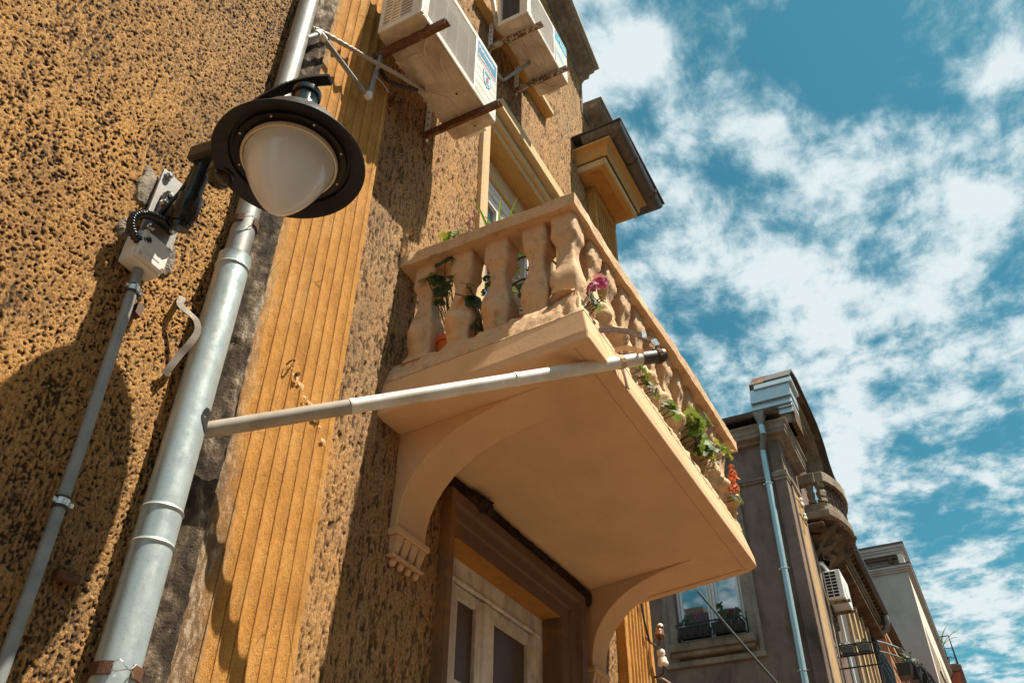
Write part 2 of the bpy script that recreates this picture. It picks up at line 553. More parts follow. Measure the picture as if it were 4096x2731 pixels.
class MB:
    def __init__(s):
        s.v = []
        s.f = []

    def add(s, vs, fs):
        b = len(s.v)
        s.v += [tuple(p) for p in vs]
        s.f += [[i + b for i in f] for f in fs]
        return s

    def hexa(s, p):
        return s.add(p, [(0, 3, 2, 1), (4, 5, 6, 7), (0, 1, 5, 4), (1, 2, 6, 5), (2, 3, 7, 6), (3, 0, 4, 7)])

    def box(s, x0, x1, y0, y1, z0, z1):
        return s.hexa([(x0, y0, z0), (x1, y0, z0), (x1, y1, z0), (x0, y1, z0), (x0, y0, z1), (x1, y0, z1), (x1, y1, z1), (x0, y1, z1)])

    def bar(s, a, b, w, h, up=(0, 0, 1)):
        a = Vector(a)
        b = Vector(b)
        t = (b - a).normalized()
        u = t.cross(Vector(up))
        if u.length < 1e-4:
            u = t.cross(Vector((1, 0, 0)))
        u.normalize()
        v = u.cross(t).normalized()
        u = u * w / 2
        v = v * h / 2
        return s.hexa([a - u - v, a + u - v, b + u - v, b - u - v, a - u + v, a + u + v, b + u + v, b - u + v])

    def prism(s, poly, f0, f1):
        """poly: 2D points; f0, f1 map a 2D point to the two end points"""
        n = len(poly)
        vs = [f0(*p) for p in poly] + [f1(*p) for p in poly]
        fs = [list(range(n))[::-1], list(range(n, 2 * n))]
        fs += [(i, (i + 1) % n, n + (i + 1) % n, n + i) for i in range(n)]
        return s.add(vs, fs)

    def tube(s, pts, r, n=10, caps=True):
        pts = [Vector(p) for p in pts]
        m = len(pts)
        rs = r if isinstance(r, (list, tuple)) else [r] * m
        u = None
        vs = []
        for i, p in enumerate(pts):
            t = (pts[min(i + 1, m - 1)] - pts[max(i - 1, 0)])
            if t.length < 1e-9:
                t = Vector((0, 0, 1))
            t.normalize()
            if u is None:
                u, _ = frame(t)
            else:
                u = (u - t * u.dot(t))
                if u.length < 1e-6:
                    u, _ = frame(t)
                u.normalize()
            w = t.cross(u)
            for k in range(n):
                a = 2 * math.pi * k / n
                vs.append(p + (u * math.cos(a) + w * math.sin(a)) * rs[i])
        fs = []
        for i in range(m - 1):
            for k in range(n):
                k2 = (k + 1) % n
                fs.append((i * n + k, i * n + k2, (i + 1) * n + k2, (i + 1) * n + k))
        if caps:
            fs.append(list(range(n))[::-1])
            fs.append(list(range((m - 1) * n, m * n)))
        return s.add(vs, fs)

    def lathe(s, prof, o, axis=(0, 0, 1), n=24, caps=False):
        o = Vector(o)
        ax = Vector(axis).normalized()
        u, w = frame(ax)
        vs = []
        for (r, h) in prof:
            for k in range(n):
                a = 2 * math.pi * k / n
                vs.append(o + ax * h + (u * math.cos(a) + w * math.sin(a)) * r)
        fs = []
        m = len(prof)
        for i in range(m - 1):
            for k in range(n):
                k2 = (k + 1) % n
                fs.append((i * n + k, i * n + k2, (i + 1) * n + k2, (i + 1) * n + k))
        if caps:
            fs.append(list(range(n))[::-1])
            fs.append(list(range((m - 1) * n, m * n)))
        return s.add(vs, fs)

    def grid(s, fn, nu, nv):
        vs = [fn(i / (nu - 1), j / (nv - 1)) for j in range(nv) for i in range(nu)]
        fs = [(j * nu + i, j * nu + i + 1, (j + 1) * nu + i + 1, (j + 1) * nu + i) for j in range(nv - 1) for i in range(nu - 1)]
        return s.add(vs, fs)

    def ball(s, c, r, n=10, m=7, sq=(1, 1, 1)):
        c = Vector(c)
        vs = []
        for j in range(m + 1):
            t = math.pi * j / m
            for k in range(n):
                a = 2 * math.pi * k / n
                vs.append(c + Vector((math.sin(t) * math.cos(a) * sq[0], math.sin(t) * math.sin(a) * sq[1], math.cos(t) * sq[2])) * r)
        fs = []
        for j in range(m):
            for k in range(n):
                k2 = (k + 1) % n
                fs.append((j * n + k, (j + 1) * n + k, (j + 1) * n + k2, j * n + k2))
        return s.add(vs, fs)

    def jitter(s, amp, freq=9., seed=0, keep=None):
        out_ = []
        for p in s.v:
            p = Vector(p)
            if keep is None or not keep(p):
                d = Vector((sm_noise(p * freq, seed), sm_noise(p * freq, seed + 11), sm_noise(p * freq, seed + 23)))
                p = p + d * amp
            out_.append(tuple(p))
        s.v = out_
        return s

    def build(s, name, mat, parent=None, label=None, cat=None, group=None, kind=None, smooth=False, bevel=0., seg=2, fix=True):
        if parent is not None:
            off = OFF[parent.name]
            # children of a part keep the frame of their thing
        else:
            a = np.array(s.v)
            off = Vector(((a[:, 0].min() + a[:, 0].max()) / 2, (a[:, 1].min() + a[:, 1].max()) / 2, a[:, 2].min()))
        me = bpy.data.meshes.new(name)
        me.from_pydata([(p[0] - off.x, p[1] - off.y, p[2] - off.z) for p in s.v], [], s.f)
        me.materials.append(M[mat] if isinstance(mat, str) else mat)
        if fix:
            bm = bmesh.new()
            bm.from_mesh(me)
            bmesh.ops.remove_doubles(bm, verts=bm.verts, dist=1e-6)
            bmesh.ops.recalc_face_normals(bm, faces=bm.faces)
            bm.to_mesh(me)
            bm.free()
        if smooth:
            for p in me.polygons:
                p.use_smooth = True
            if smooth != 2:
                try:
                    me.set_sharp_from_angle(angle=R(38))
                except Exception:
                    pass
        o = bpy.data.objects.new(name, me)
        COL.objects.link(o)
        if parent is not None:
            o.parent = parent
        else:
            o.location = off
        OFF[o.name] = Vector(off)
        if bevel:
            b = o.modifiers.new('bevel', 'BEVEL')
            b.width = bevel
            b.segments = seg
            b.limit_method = 'ANGLE'
            b.angle_limit = R(40)
        return tag(o, label, cat, group, kind)


_P = np.random.RandomState(3).rand(64, 64, 64)


def sm_noise(p, seed=0):
    x, y, z = p.x + seed * 7.3, p.y + seed * 3.1, p.z + seed * 5.7
    xi, yi, zi = math.floor(x), math.floor(y), math.floor(z)
    fx, fy, fz = x - xi, y - yi, z - zi
    fx, fy, fz = fx * fx * (3 - 2 * fx), fy * fy * (3 - 2 * fy), fz * fz * (3 - 2 * fz)
    v = 0.
    for a in (0, 1):
        for b in (0, 1):
            for c in (0, 1):
                w = (fx if a else 1 - fx) * (fy if b else 1 - fy) * (fz if c else 1 - fz)
                v += w * _P[(xi + a) % 64, (yi + b) % 64, (zi + c) % 64]
    return v * 2 - 1


def put(me, name, parent, loc, rot=None, scale=1., label=None, mat=None):
    """an object sharing mesh data, placed at a world point under its thing"""
    o = bpy.data.objects.new(name, me)
    COL.objects.link(o)
    o.parent = parent
    o.location = Vector(loc) - OFF[parent.name]
    if rot is not None:
        o.rotation_euler = rot
    o.scale = (scale,) * 3 if isinstance(scale, (int, float)) else scale
    OFF[o.name] = Vector(OFF[parent.name])
    if label:
        o['label'] = label
    return o


def mesh_only(mb, name, mat, smooth=True):
    me = bpy.data.meshes.new(name)
    me.from_pydata(mb.v, [], mb.f)
    me.materials.append(M[mat])
    bm = bmesh.new()
    bm.from_mesh(me)
    bmesh.ops.remove_doubles(bm, verts=bm.verts, dist=1e-6)
    bmesh.ops.recalc_face_normals(bm, faces=bm.faces)
    bm.to_mesh(me)
    bm.free()
    if smooth:
        for p in me.polygons:
            p.use_smooth = True
    return me


def lettering(text, size, origin, xd, yd, mat, parent, name='lettering', depth=.0012, align='LEFT', shear=0., bold=0.):
    cu = bpy.data.curves.new(name, 'FONT')
    cu.body = text
    cu.size = size
    cu.extrude = depth / 2
    cu.align_x = align
    cu.shear = shear
    cu.offset = bold
    cu.resolution_u = 3
    to = bpy.data.objects.new(name, cu)
    COL.objects.link(to)
    dg = bpy.context.evaluated_depsgraph_get()
    me = bpy.data.meshes.new_from_object(to.evaluated_get(dg))
    bpy.data.objects.remove(to)
    xd = Vector(xd).normalized()
    yd = Vector(yd).normalized()
    nd = xd.cross(yd)
    me.transform(Matrix((xd, yd, nd)).transposed().to_4x4())
    me.materials.clear()
    me.materials.append(M[mat])
    o = bpy.data.objects.new(name, me)
    COL.objects.link(o)
    o.parent = parent
    o.location = Vector(origin) - OFF[parent.name]
    OFF[o.name] = Vector(OFF[parent.name])
    return o


def catmull(pts, k=6):
    pts = [Vector(p) for p in pts]
    q = [pts[0] * 2 - pts[1]] + pts + [pts[-1] * 2 - pts[-2]]
    o = []
    for i in range(1, len(q) - 2):
        p0, p1, p2, p3 = q[i - 1:i + 3]
        for j in range(k):
            t = j / k
            o.append(.5 * ((2 * p1) + (p2 - p0) * t + (2 * p0 - 5 * p1 + 4 * p2 - p3) * t * t + (3 * p1 - p0 - 3 * p2 + p3) * t ** 3))
    o.append(pts[-1])
    return o


# ------------------------------------------------------------------ rough render as real relief
_RS = np.random.RandomState(11)
_T = [_RS.rand(512, 512) for _ in range(8)]


def vn(x, z, k):
    t = _T[k % 8]
    xi = np.floor(x).astype(int)
    zi = np.floor(z).astype(int)
    fx = x - xi
    fz = z - zi
    fx = fx * fx * (3 - 2 * fx)
    fz = fz * fz * (3 - 2 * fz)
    a = t[xi % 512, zi % 512]
    b = t[(xi + 1) % 512, zi % 512]
    c = t[xi % 512, (zi + 1) % 512]
    d = t[(xi + 1) % 512, (zi + 1) % 512]
    return (a * (1 - fx) + b * fx) * (1 - fz) + (c * (1 - fx) + d * fx) * fz


def relief_wall(name, xs, zs, y0, hfun, keep, mat, parent, label=None):
    X, Z = np.meshgrid(xs, zs)
    H, rel = hfun(X, Z)
    nx, nz = len(xs), len(zs)
    off = OFF[parent.name]
    co = np.stack([X - off.x, y0 - H - off.y, Z - off.z], -1).reshape(-1, 3)
    i = np.arange(nz - 1)[:, None] * nx + np.arange(nx - 1)[None, :]
    q = np.stack([i, i + 1, i + nx + 1, i + nx], -1)
    cx = (X[:-1, :-1] + X[1:, 1:]) / 2
    cz = (Z[:-1, :-1] + Z[1:, 1:]) / 2
    q = q[keep(cx, cz)].reshape(-1, 4)
    used = np.zeros(len(co), bool)
    used[q.ravel()] = True
    idx = np.cumsum(used) - 1
    co = co[used]
    q = idx[q]
    rel = rel.reshape(-1)[used]
    me = bpy.data.meshes.new(name)
    me.vertices.add(len(co))
    me.vertices.foreach_set('co', co.astype(np.float32).ravel())
    me.loops.add(q.size)
    me.loops.foreach_set('vertex_index', q.astype(np.int32).ravel())
    me.polygons.add(len(q))
    me.polygons.foreach_set('loop_start', np.arange(0, q.size, 4, dtype=np.int32))
    me.update(calc_edges=True)
    at = me.attributes.new('relief', 'FLOAT', 'POINT')
    at.data.foreach_set('value', rel.astype(np.float32))
    me.polygons.foreach_set('use_smooth', np.ones(len(q), bool))
    me.materials.append(M[mat])
    o = bpy.data.objects.new(name, me)
    COL.objects.link(o)
    o.parent = parent
    OFF[o.name] = Vector(off)
    if label:
        o['label'] = label
    return o


def h_pits(X, Z):
    n1 = vn(X / .0070, Z / .0095, 0)
    n2 = vn(X / .0050, Z / .0062, 1)
    n3 = vn(X / .0068, Z / .045, 2)
    big = vn(X / .11, Z / .17, 3)
    p = np.clip((.40 + .10 * (vn(X / .23, Z / .31, 5) - .5) - (n1 * .55 + n2 * .45)) / .20, 0, 1)
    low = np.clip((3.3 - Z) / .6, 0, 1)                # coarser, streaked coat lower down
    h = .0030 * n1 + .0026 * n2 + (.0042 + .0038 * low) * n3 + .006 * big - .0038 * p
    rel = (n1 * .34 + n2 * .33 + n3 * .33) + .22 * (big - .5)
    rel = rel * (1 - .4 * p)
    return h, rel


def h_streak(X, Z):
    n1 = vn(X / .0095, Z / .042, 4)
    n2 = vn(X / .0072, Z / .014, 5)
    n3 = vn(X / .022, Z / .085, 6)
    big = vn(X / .16, Z / .25, 7)
    p = np.clip((.40 - (n1 * .6 + n2 * .4)) / .2, 0, 1)
    h = .0055 * n1 + .0038 * n2 + .0045 * n3 + .006 * big - .006 * p
    rel = (n1 * .38 + n2 * .40 + n3 * .22) * (1 - .25 * p) + .16 * (big - .5)
    return h, rel

# ================================================================== GROUND
road = MB().add([(-300, -300, 0), (400, -300, 0), (400, 300, 0), (-300, 300, 0)], [(0, 1, 2, 3)])
road.build('road', 'asphalt', kind='structure', label='grey asphalt street below the balcony')
MB().box(-60, 120, -.6, 1.9, .004, .13).build('pavement', 'pave', kind='structure', bevel=.01, label='pale paved footway along the house fronts')
MB().box(-60, 120, -9.5, -6.6, .004, .13).build('pavement', 'pave', kind='structure', bevel=.01, label='pale paved footway across the street')

# ================================================================== THE OCHRE HOUSE
house = thing('house', 'ochre house with rough render, fluted pilasters and a tan balcony', 'house', (2.2, 2.0, 0))

# --- rough render, left of the rainwater pipe
xs = np.concatenate([np.arange(-.30, .42, .02), np.arange(.42, 1.600, .0027)])
zs = np.concatenate([np.arange(1.7, 2.0, .008), np.arange(2.0, 4.0, .0028), np.arange(4.0, 5.5, .0040), np.arange(5.5, 6.3, .01)])
relief_wall('wall', xs, zs, 2.004, h_pits, lambda x, z: x < 1.592 + .01 * np.sin(z * 31) + .006 * np.sin(z * 77), 'wall_a', house)
# --- rough render, between the pilasters


def rake(x):
    return 9.79 - .470 * (x - 4.343)


def keep_b(x, z):
    k = ~((x > 3.10) & (x < 4.48) & (z < 3.50))          # lower window
    k &= ~((x > 3.26) & (x < 4.42) & (z > 3.86) & (z < 6.72))   # balcony door
    k &= (z < rake(x)) & ~((x > 5.17) & (z > 8.87))
    return k


xs = np.concatenate([np.arange(2.150, 3.6, .0046), np.arange(3.6, 5.70, .0075)])
zs = np.concatenate([np.arange(1.9, 3.9, .0058), np.arange(3.9, 6.4, .0085), np.arange(6.4, 10.3, .011)])
relief_wall('wall', xs, zs, 2.004, h_streak, keep_b, 'wall_b', house)
# --- the body behind: closes the house so light stays out
b = MB()
b.box(-6, -.29, 2.0, 2.3, 0, 10.6)
b.box(-.30, 3.10, 2.02, 2.3, 0, 10.3)
b.box(-.30, 5.68, 2.02, 2.3, 0, 2.0)
b.box(4.48, 5.68, 2.02, 2.3, 2.0, 8.8)
b.box(3.10, 4.48, 2.02, 2.3, 3.50, 3.86)
b.box(3.10, 4.48, 2.02, 2.3, 6.72, 9.2)
b.box(-6, 5.68, 2.9, 9, 0, 8.7)
b.box(-6, 3.5, 2.9, 9, 8.7, 10.2)
b.build('core_wall', 'wall_b', house)
# mortar strip between the pipe and the pilaster


def strip(u, v):
    z = 1.7 + v * 4.8
    x = 1.578 + u * .085
    y = 1.998 - u * .055
    q = Vector((x * 22, y * 22, z * 16))
    k = sm_noise(q, 3) * .010 + sm_noise(q * 2.7, 5) * .006
    return (x + k * .5, y - abs(k) - .006, z)


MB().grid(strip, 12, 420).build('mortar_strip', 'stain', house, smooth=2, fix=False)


# --- fluted pilasters
def flutes(x0, x1, x2, x3, n, yf, dep, back=2.03, land=0):
    """profile across the pilaster: margins x0-x1 and x2-x3 flat, n hollows between"""
    p = [(x0, back), (x0, yf + .004), (x0 + .004, yf)]
    w = (x2 - x1) / n
    for i in range(n):
        a = x1 + i * w
        if land:                                   # hollows cut between flat lands
            p += [(a + .0005, yf), (a + w * land, yf)]
            for k in range(1, 8):
                t = k / 8
                p.append((a + w * land + w * (1 - 2 * land) * t, yf + dep * math.sin(math.pi * t) ** .7))
            p.append((a + w * (1 - land), yf))
        else:                                      # wide shallow reeds parted by a scored line
            for k in range(0, 9):
                t = k / 8
                p.append((a + .003 + (w - .009) * t, yf + dep * math.sin(math.pi * t) ** .8))
            p += [(a + w - .0058, yf + .001), (a + w - .0040, yf + .010), (a + w - .0015, yf + .010), (a + w + .0005, yf + .001)]
    p += [(x2 + .0015, yf), (x3 - .004, yf), (x3, yf + .004), (x3, back)]
    return p


def pilaster(prof, z0, z1, nz, seed, amp, name='pilaster', chip=0.):
    m = len(prof)

    def fn(u, v):
        i = min(m - 1, round(u * (m - 1)))
        x, y = prof[i]
        z = z0 + (z1 - z0) * v
        q = Vector((x * 9, y * 9, z * 5))
        k = sm_noise(q, seed) * amp + sm_noise(q * 4.1, seed + 2) * amp * .45
        edge = 0.
        if chip and i < 4:
            edge = max(0, sm_noise(Vector((0, 3, z * 4.5)), seed + 9)) * chip + max(0, sm_noise(Vector((0, 3, z * 17)), seed + 4)) * chip * .5
        return (x + edge + (k * .5 if 0 < i < m - 1 else 0), y + k, z)
    return MB().grid(fn, m, nz)


PROF_L = flutes(1.655, 1.700, 2.130, 2.162, 7, 1.942, .013)
pilaster(PROF_L, 1.7, 6.6, 150, 2, .0030, chip=.030).build('pilaster', 'ochre', house, smooth=True, fix=False)
PROF_R = flutes(5.172, 5.215, 5.640, 5.690, 7, 1.925, .040, 2.03, .17)
pilaster(PROF_R, 1.7, 7.62, 80, 5, .0025, chip=.012).build('pilaster', 'ochre', house, smooth=True, fix=False)
MB().box(5.170, 5.692, 1.918, 2.03, 7.62, 7.752).build('pilaster_capital', 'ochre', house, bevel=.006)

# nails, anchor hooks and scars on the left pilaster
hk = MB()
for (x, z, s) in ((1.86, 3.49, .8), (2.065, 3.37, .7)):
    hk.tube(catmull([(x - .012 * s, 1.945, z - .03 * s), (x - .010 * s, 1.925, z - .012 * s), (x + .006 * s, 1.922, z), (x + .022 * s, 1.936, z + .008 * s)], 4), .0032, 6)
hk.tube([(1.905, 1.94, 3.455), (1.903, 1.925, 3.452)], .008, 6)
hk.build('iron_hook', 'rust', house)

scar = MB()
sp0 = [(1.875, 3.470), (1.91, 3.445), (1.945, 3.430), (1.975, 3.395), (2.01, 3.385), (2.045, 3.345), (2.085, 3.325), (2.12, 3.28)]
for i_, (x_, z_) in enumerate(sp0):
    rr_ = .009 + .010 * abs(math.sin(i_ * 2.1))
    n0 = len(scar.v)
    ring_ = [(x_ + math.cos(a_ * .9) * rr_ * (1.3 if a_ % 2 else .8), 1.9425 + .002 * (a_ % 2), z_ + math.sin(a_ * .9) * rr_ * (.7 if a_ % 3 else 1.2)) for a_ in range(7)]
    scar.add([(x_, 1.9412, z_)] + ring_, [(0, 1 + k_, 1 + (k_ + 1) % 7) for k_ in range(7)])
scar.build('plaster_scar', 'pale_trim', house, kind='stuff')

# --- lower window, under the balcony
win = MB()
prof = [(0.0, 2.03), (0.0, 1.938), (.012, 1.934), (.055, 1.934), (.062, 1.955), (.072, 1.958), (.110, 1.960), (.118, 1.972), (.175, 1.974), (.180, 1.990), (.180, 2.13)]
XL, XR, ZT = 3.030, 4.560, 3.532
# left jamb is narrower than the right one: mitred run of the same section
sL, sR = .62, 1.45


def sweep(pr, xl, xr, zt, zb, kl, kr, kt):
    path = []
    for (d, y) in pr:
        path.append(((xl + d * kl, y, zb), (xl + d * kl, y, zt - d * kt), (xr - d * kr, y, zt - d * kt), (xr - d * kr, y, zb)))
    m = MB()
    n = len(path)
    vs = [p for r in path for p in r]
    fs = []
    for i in range(n - 1):
        for k in range(3):
            fs.append((i * 4 + k, i * 4 + k + 1, (i + 1) * 4 + k + 1, (i + 1) * 4 + k))
    return m.add(vs, fs)


W1 = sweep(prof, XL, XR, ZT, 1.7, .58, 1.47, 1.10).build('window', 'arch', house, label='lower casement window in a stained moulded architrave')
MB().box(3.150, 4.290, 1.976, 2.094, 3.3275, 3.3335).build('soffit', 'arch_soffit', W1)
m = MB()                                           # outer frame
m.box(3.20, 3.345, 2.095, 2.16, 1.7, 3.333)
m.box(4.205, 4.300, 2.095, 2.16, 1.7, 3.333)
m.box(3.345, 4.205, 2.096, 2.16, 3.222, 3.333)
m.box(3.3, 4.25, 2.084, 2.10, 3.213, 3.232)
m.build('frame', 'wood', W1, bevel=.006)


def sash(x0, x1, z0, z1, y, w, par, mat, dep=.04, pane='pane_old', bar=None):
    s = MB()
    s.box(x0, x0 + w, y, y + dep, z0, z1)
    s.box(x1 - w, x1, y, y + dep, z0, z1)
    s.box(x0 + w, x1 - w, y + .0015, y + dep, z1 - w, z1)
    s.box(x0 + w, x1 - w, y + .0015, y + dep, z0, z0 + w)
    if bar:
        s.box(x0 + w, x1 - w, y + .003, y + dep, bar, bar + w * .55)
    # putty line
    s.jitter(.0016, 60, 3)
    s.build('sash', mat, par, bevel=.004)
    MB().box(x0 + w * .9, x1 - w * .9, y + dep * .55, y + dep * .75, z0 + w * .9, z1 - w * .9).build('pane', pane, par)


sash(3.347, 3.640, 2.0, 3.212, 2.108, .058, W1, 'wood', bar=2.745)
sash(3.700, 4.203, 2.0, 3.212, 2.108, .064, W1, 'wood', bar=2.70)
MB().box(3.638, 3.702, 2.096, 2.15, 1.9, 3.212).build('meeting_post', 'wood', W1, bevel=.01)
MB().box(3.2, 4.3, 2.30, 2.32, 1.7, 3.4).build('room_dark', 'dark', W1)
cur = MB()
cur.grid(lambda u, v: (3.3 + u * .95, 2.235 + .012 * math.sin(u * 70) + .006 * math.sin(u * 23), 1.8 + v * 1.5), 120, 2)
cur.build('net_curtain', simple('grey_net', (.16, .13, .11), .9, 0, .15, 8, 0), W1, smooth=2, fix=False)

# --- ragged dark gap left above the architrave where the balcony was patched in
rg = MB()


def ragged(u, v):
    x = 3.02 + 1.72 * u
    z = 3.524 + .112 * v
    q = Vector((x * 26, z * 30, 3))
    k = sm_noise(q, 2) * .5 + sm_noise(q * 2.3, 4) * .35 + sm_noise(q * 5.1, 6) * .25
    nest = math.exp(-((x - 3.33) / .09) ** 2)
    return (x + k * .006, 1.980 - (.034 + .040 * k + .045 * nest * (1 + k)) * math.sin(math.pi * (.12 + .88 * v)) , z - (1 - v) * .012 * (1 + k * 1.6))


rg.grid(ragged, 330, 16)
rg.build('broken_render', 'broken', house, smooth=2, fix=False, label='dark ragged edge of broken render under the balcony slab')

# --- balcony door above
D1 = sweep([(0.0, 2.03), (0.0, 1.962), (.02, 1.955), (.075, 1.955), (.08, 1.985), (.13, 1.985), (.135, 1.998), (.145, 2.20)],
           3.195, 4.46, 6.72, 3.86, 1.0, 1.0, 1.0)
# the heavy head moulding
D1.box(3.33, 4.60, 1.90, 1.985, 6.745, 6.85)
D1 = D1.build('balcony_door', 'pale_trim', house, label='white glazed balcony door in a pale plaster surround')
MB().box(3.33, 4.32, 2.00, 2.171, 6.577, 6.583).build('soffit', 'ochre_frame', D1)
MB().box(3.331, 4.325, 2.13, 2.21, 6.38, 6.574).build('shutter_box', 'pale_trim', D1, bevel=.004)
m = MB()
for z in (6.25, 6.31):
    m.box(3.335, 4.32, 2.15, 2.21, z, z + .052)
m.build('head_slat', 'upvc', D1, bevel=.004)
sash(3.345, 3.82, 3.92, 6.24, 2.16, .075, D1, 'upvc', .05, 'pane_mirror')
sash(3.83, 4.315, 3.92, 6.24, 2.16, .075, D1, 'upvc', .05, 'pane_mirror')
MB().box(3.34, 4.32, 2.15, 2.30, 3.86, 3.92).build('threshold', 'pale_trim', D1)
MB().box(3.2, 4.5, 2.30, 2.32, 3.8, 6.8).build('room_dark', 'dark', D1)

# --- sill of the window on the next floor
s3 = MB()
s3.box(3.25, 4.275, 1.915, 2.01, 7.752, 7.805)
s3.box(3.24, 4.250, 1.935, 2.01, 7.806, 7.875)
s3.box(3.23, 4.225, 1.955, 2.01, 7.876, 7.93)
s3.build('window_sill', 'pale_trim', house, bevel=.006, label='moulded plaster sill below the upper air conditioner')
s3 = MB().box(3.0, 4.262, 1.925, 2.01, 7.735, 7.7505).build('sill_underside', 'ochre_frame', house)

# --- raking eave at the top, and the short level piece beside it
ev = MB()


def rk(x, dz):
    return 9.79 - .50 * (x - 4.343) + dz


def prism_x(poly, x0, x1, zf):
    return MB().prism(poly, lambda y, d: (x0, y, zf(x0, d)), lambda y, d: (x1, y, zf(x1, d)))


prism_x([(2.02, -.01), (1.975, -.005), (1.955, .045), (1.90, .05), (1.885, .10), (1.835, .105), (1.815, .16), (2.02, .18)], 3.2, 5.170, rk).jitter(.006, 24, 3).build('eave', 'mortar', house)
prism_x([(2.05, .181), (1.80, .161), (1.775, .166), (1.775, .192), (2.05, .215)], 3.2, 5.185, rk).build('eave_flashing', 'zinc_old', house)
prism_x([(2.02, 0), (1.97, 0), (1.95, .05), (1.85, .06), (1.80, .10), (1.80, .15), (2.02, .17)], 5.168, 5.80, lambda x, d: 8.86 - .05 * (x - 5.17) + d).jitter(.006, 24, 5).build('eave', 'mortar', house)
prism_x([(2.05, .171), (1.79, .151), (1.775, .155), (1.775, .172), (2.05, .19)], 5.168, 5.80, lambda x, d: 8.86 - .05 * (x - 5.17) + d).build('eave_flashing', 'zinc_old', house)
e5 = MB()
e5.box(5.13, 5.172, 1.985, 2.05, 8.86, 9.42)
e5.jitter(.012, 20, 8)
e5.build('wall_edge', 'mortar', house)

# --- entablature block on the right pilaster
C0 = MB().box(4.962, 5.745, 1.722, 2.02, 7.753, 7.81).build('cornice', 'ochre_frame', house, bevel=.004, label='ochre cornice block on the far pilaster')
m = MB()
m.box(5.02, 5.69, 1.79, 1.905, 7.742, 7.7525)
m.build('soffit_panel', 'ochre', C0, bevel=.002)
m = MB()
m.box(4.954, 5.755, 1.712, 1.735, 7.742, 7.822)
m.box(4.954, 4.976, 1.736, 2.0, 7.742, 7.822)
m.build('fillet', 'pale_trim', C0, bevel=.006)
m = MB()
pf = [(.0, 7.823), (.010, 7.830), (.010, 7.845)] + [(.012 + .055 * (1 - math.cos(R(90) * k / 8)), 7.85 + .11 * math.sin(R(90) * k / 8)) for k in range(9)] + [(.072, 7.962), (.072, 7.99)]
vs_ = []
for (o, z) in pf:
    vs_ += [(4.945 - o, 2.02, z), (4.945 - o, 1.700 - o, z), (5.765 + o, 1.700 - o, z), (5.765 + o, 2.02, z)]
fs_ = [(i * 4 + k, i * 4 + k + 1, i * 4 + k + 5, i * 4 + k + 4) for i in range(len(pf) - 1) for k in range(3)]
m.add(vs_, fs_)
m.build('cove_moulding', 'ochre_frame', C0, smooth=True)
# half-round gutter round the block, left end and front


def gut(path, r, seg=9, lip=.006):
    g = MB()
    for (a, b) in zip(path[:-1], path[1:]):
        pass
    n = len(path)
    ring = []
    for k in range(seg + 1):
        t = math.pi * k / seg
        ring.append((math.cos(t), -math.sin(t)))
    vs = []
    for i, (p, u) in enumerate(path):
        p = Vector(p)
        u = Vector(u)
        for (c, s_) in ring:
            vs.append(p + u * (c * r) + Vector((0, 0, s_ * r)))
        for (c, s_) in ring[::-1]:
            vs.append(p + u * (c * (r - .004)) + Vector((0, 0, s_ * (r - .004))))
    m2 = 2 * (seg + 1)
    fs = []
    for i in range(n - 1):
        for k in range(m2):
            k2 = (k + 1) % m2
            fs.append((i * m2 + k, i * m2 + k2, (i + 1) * m2 + k2, (i + 1) * m2 + k))
    for e in (0, n - 1):
        for k in range(seg):
            fs.append((e * m2 + k, e * m2 + k + 1, e * m2 + m2 - 2 - k, e * m2 + m2 - 1 - k))
    return g.add(vs, fs)


gz = 8.10
g1 = gut([((4.930, 1.90, gz), (1, 0, 0)), ((4.930, 1.585, gz), (1, 1, 0)), ((5.925, 1.60, gz - .02), (-1, 1, 0)), ((5.925, 1.98, gz - .02), (-1, 0, 0))], .090)
G1 = g1.build('gutter', 'gutter', house, smooth=True, label='tarnished half-round gutter round the cornice block')
m = MB()
m.box(4.825, 6.03, 1.49, 2.02, 8.104, 8.118)
m.build('roof_edge', 'roof_dark', house)
for x in (5.30, 5.79):
    m = MB()
    for k in range(8):
        a0, a1 = math.pi * k / 8, math.pi * (k + 1) / 8
        m.bar((x, 1.593 - math.cos(a0) * .094, gz - .01 - math.sin(a0) * .094), (x, 1.593 - math.cos(a1) * .094, gz - .01 - math.sin(a1) * .094), .003, .03 if x > 5.5 else .014, up=(1, 0, 0))
    m.build('gutter_strap', 'rust', G1)
m = MB()
m.box(4.90, 5.80, 1.65, 2.0, 7.985, 8.00)
m.build('soffit_board', 'ochre_frame', C0)

# --- the attic behind, seen mirrored in the far window
at_ = MB()
at_.prism([(2.6, 10.18), (2.6, 10.3), (5.2, 10.75), (9.2, 10.75), (9.2, 10.18)], lambda y, z: (-6, y, z), lambda y, z: (3.3, y, z))
at_.build('attic_roof', 'roof_dark', house)
MB().box(2.2, 2.8, 6.7, 7.3, 10.7, 11.15).build('chimney', 'far', house)
# --- unseen row added opposite to hold sky fill off the facade
op = thing('house', 'unseen long brown house row across the street, added to block sky light', 'house', (10, -11, 0))
MB().box(-40, 70, -18, -10.5, .0, 8.6).build('wall', 'far', op)
MB().prism([(-10.0, 8.6), (-14.2, 11.4), (-18.4, 8.6)], lambda y, z: (-40, y, z), lambda y, z: (70, y, z)).build('roof', 'roof_dark', op)

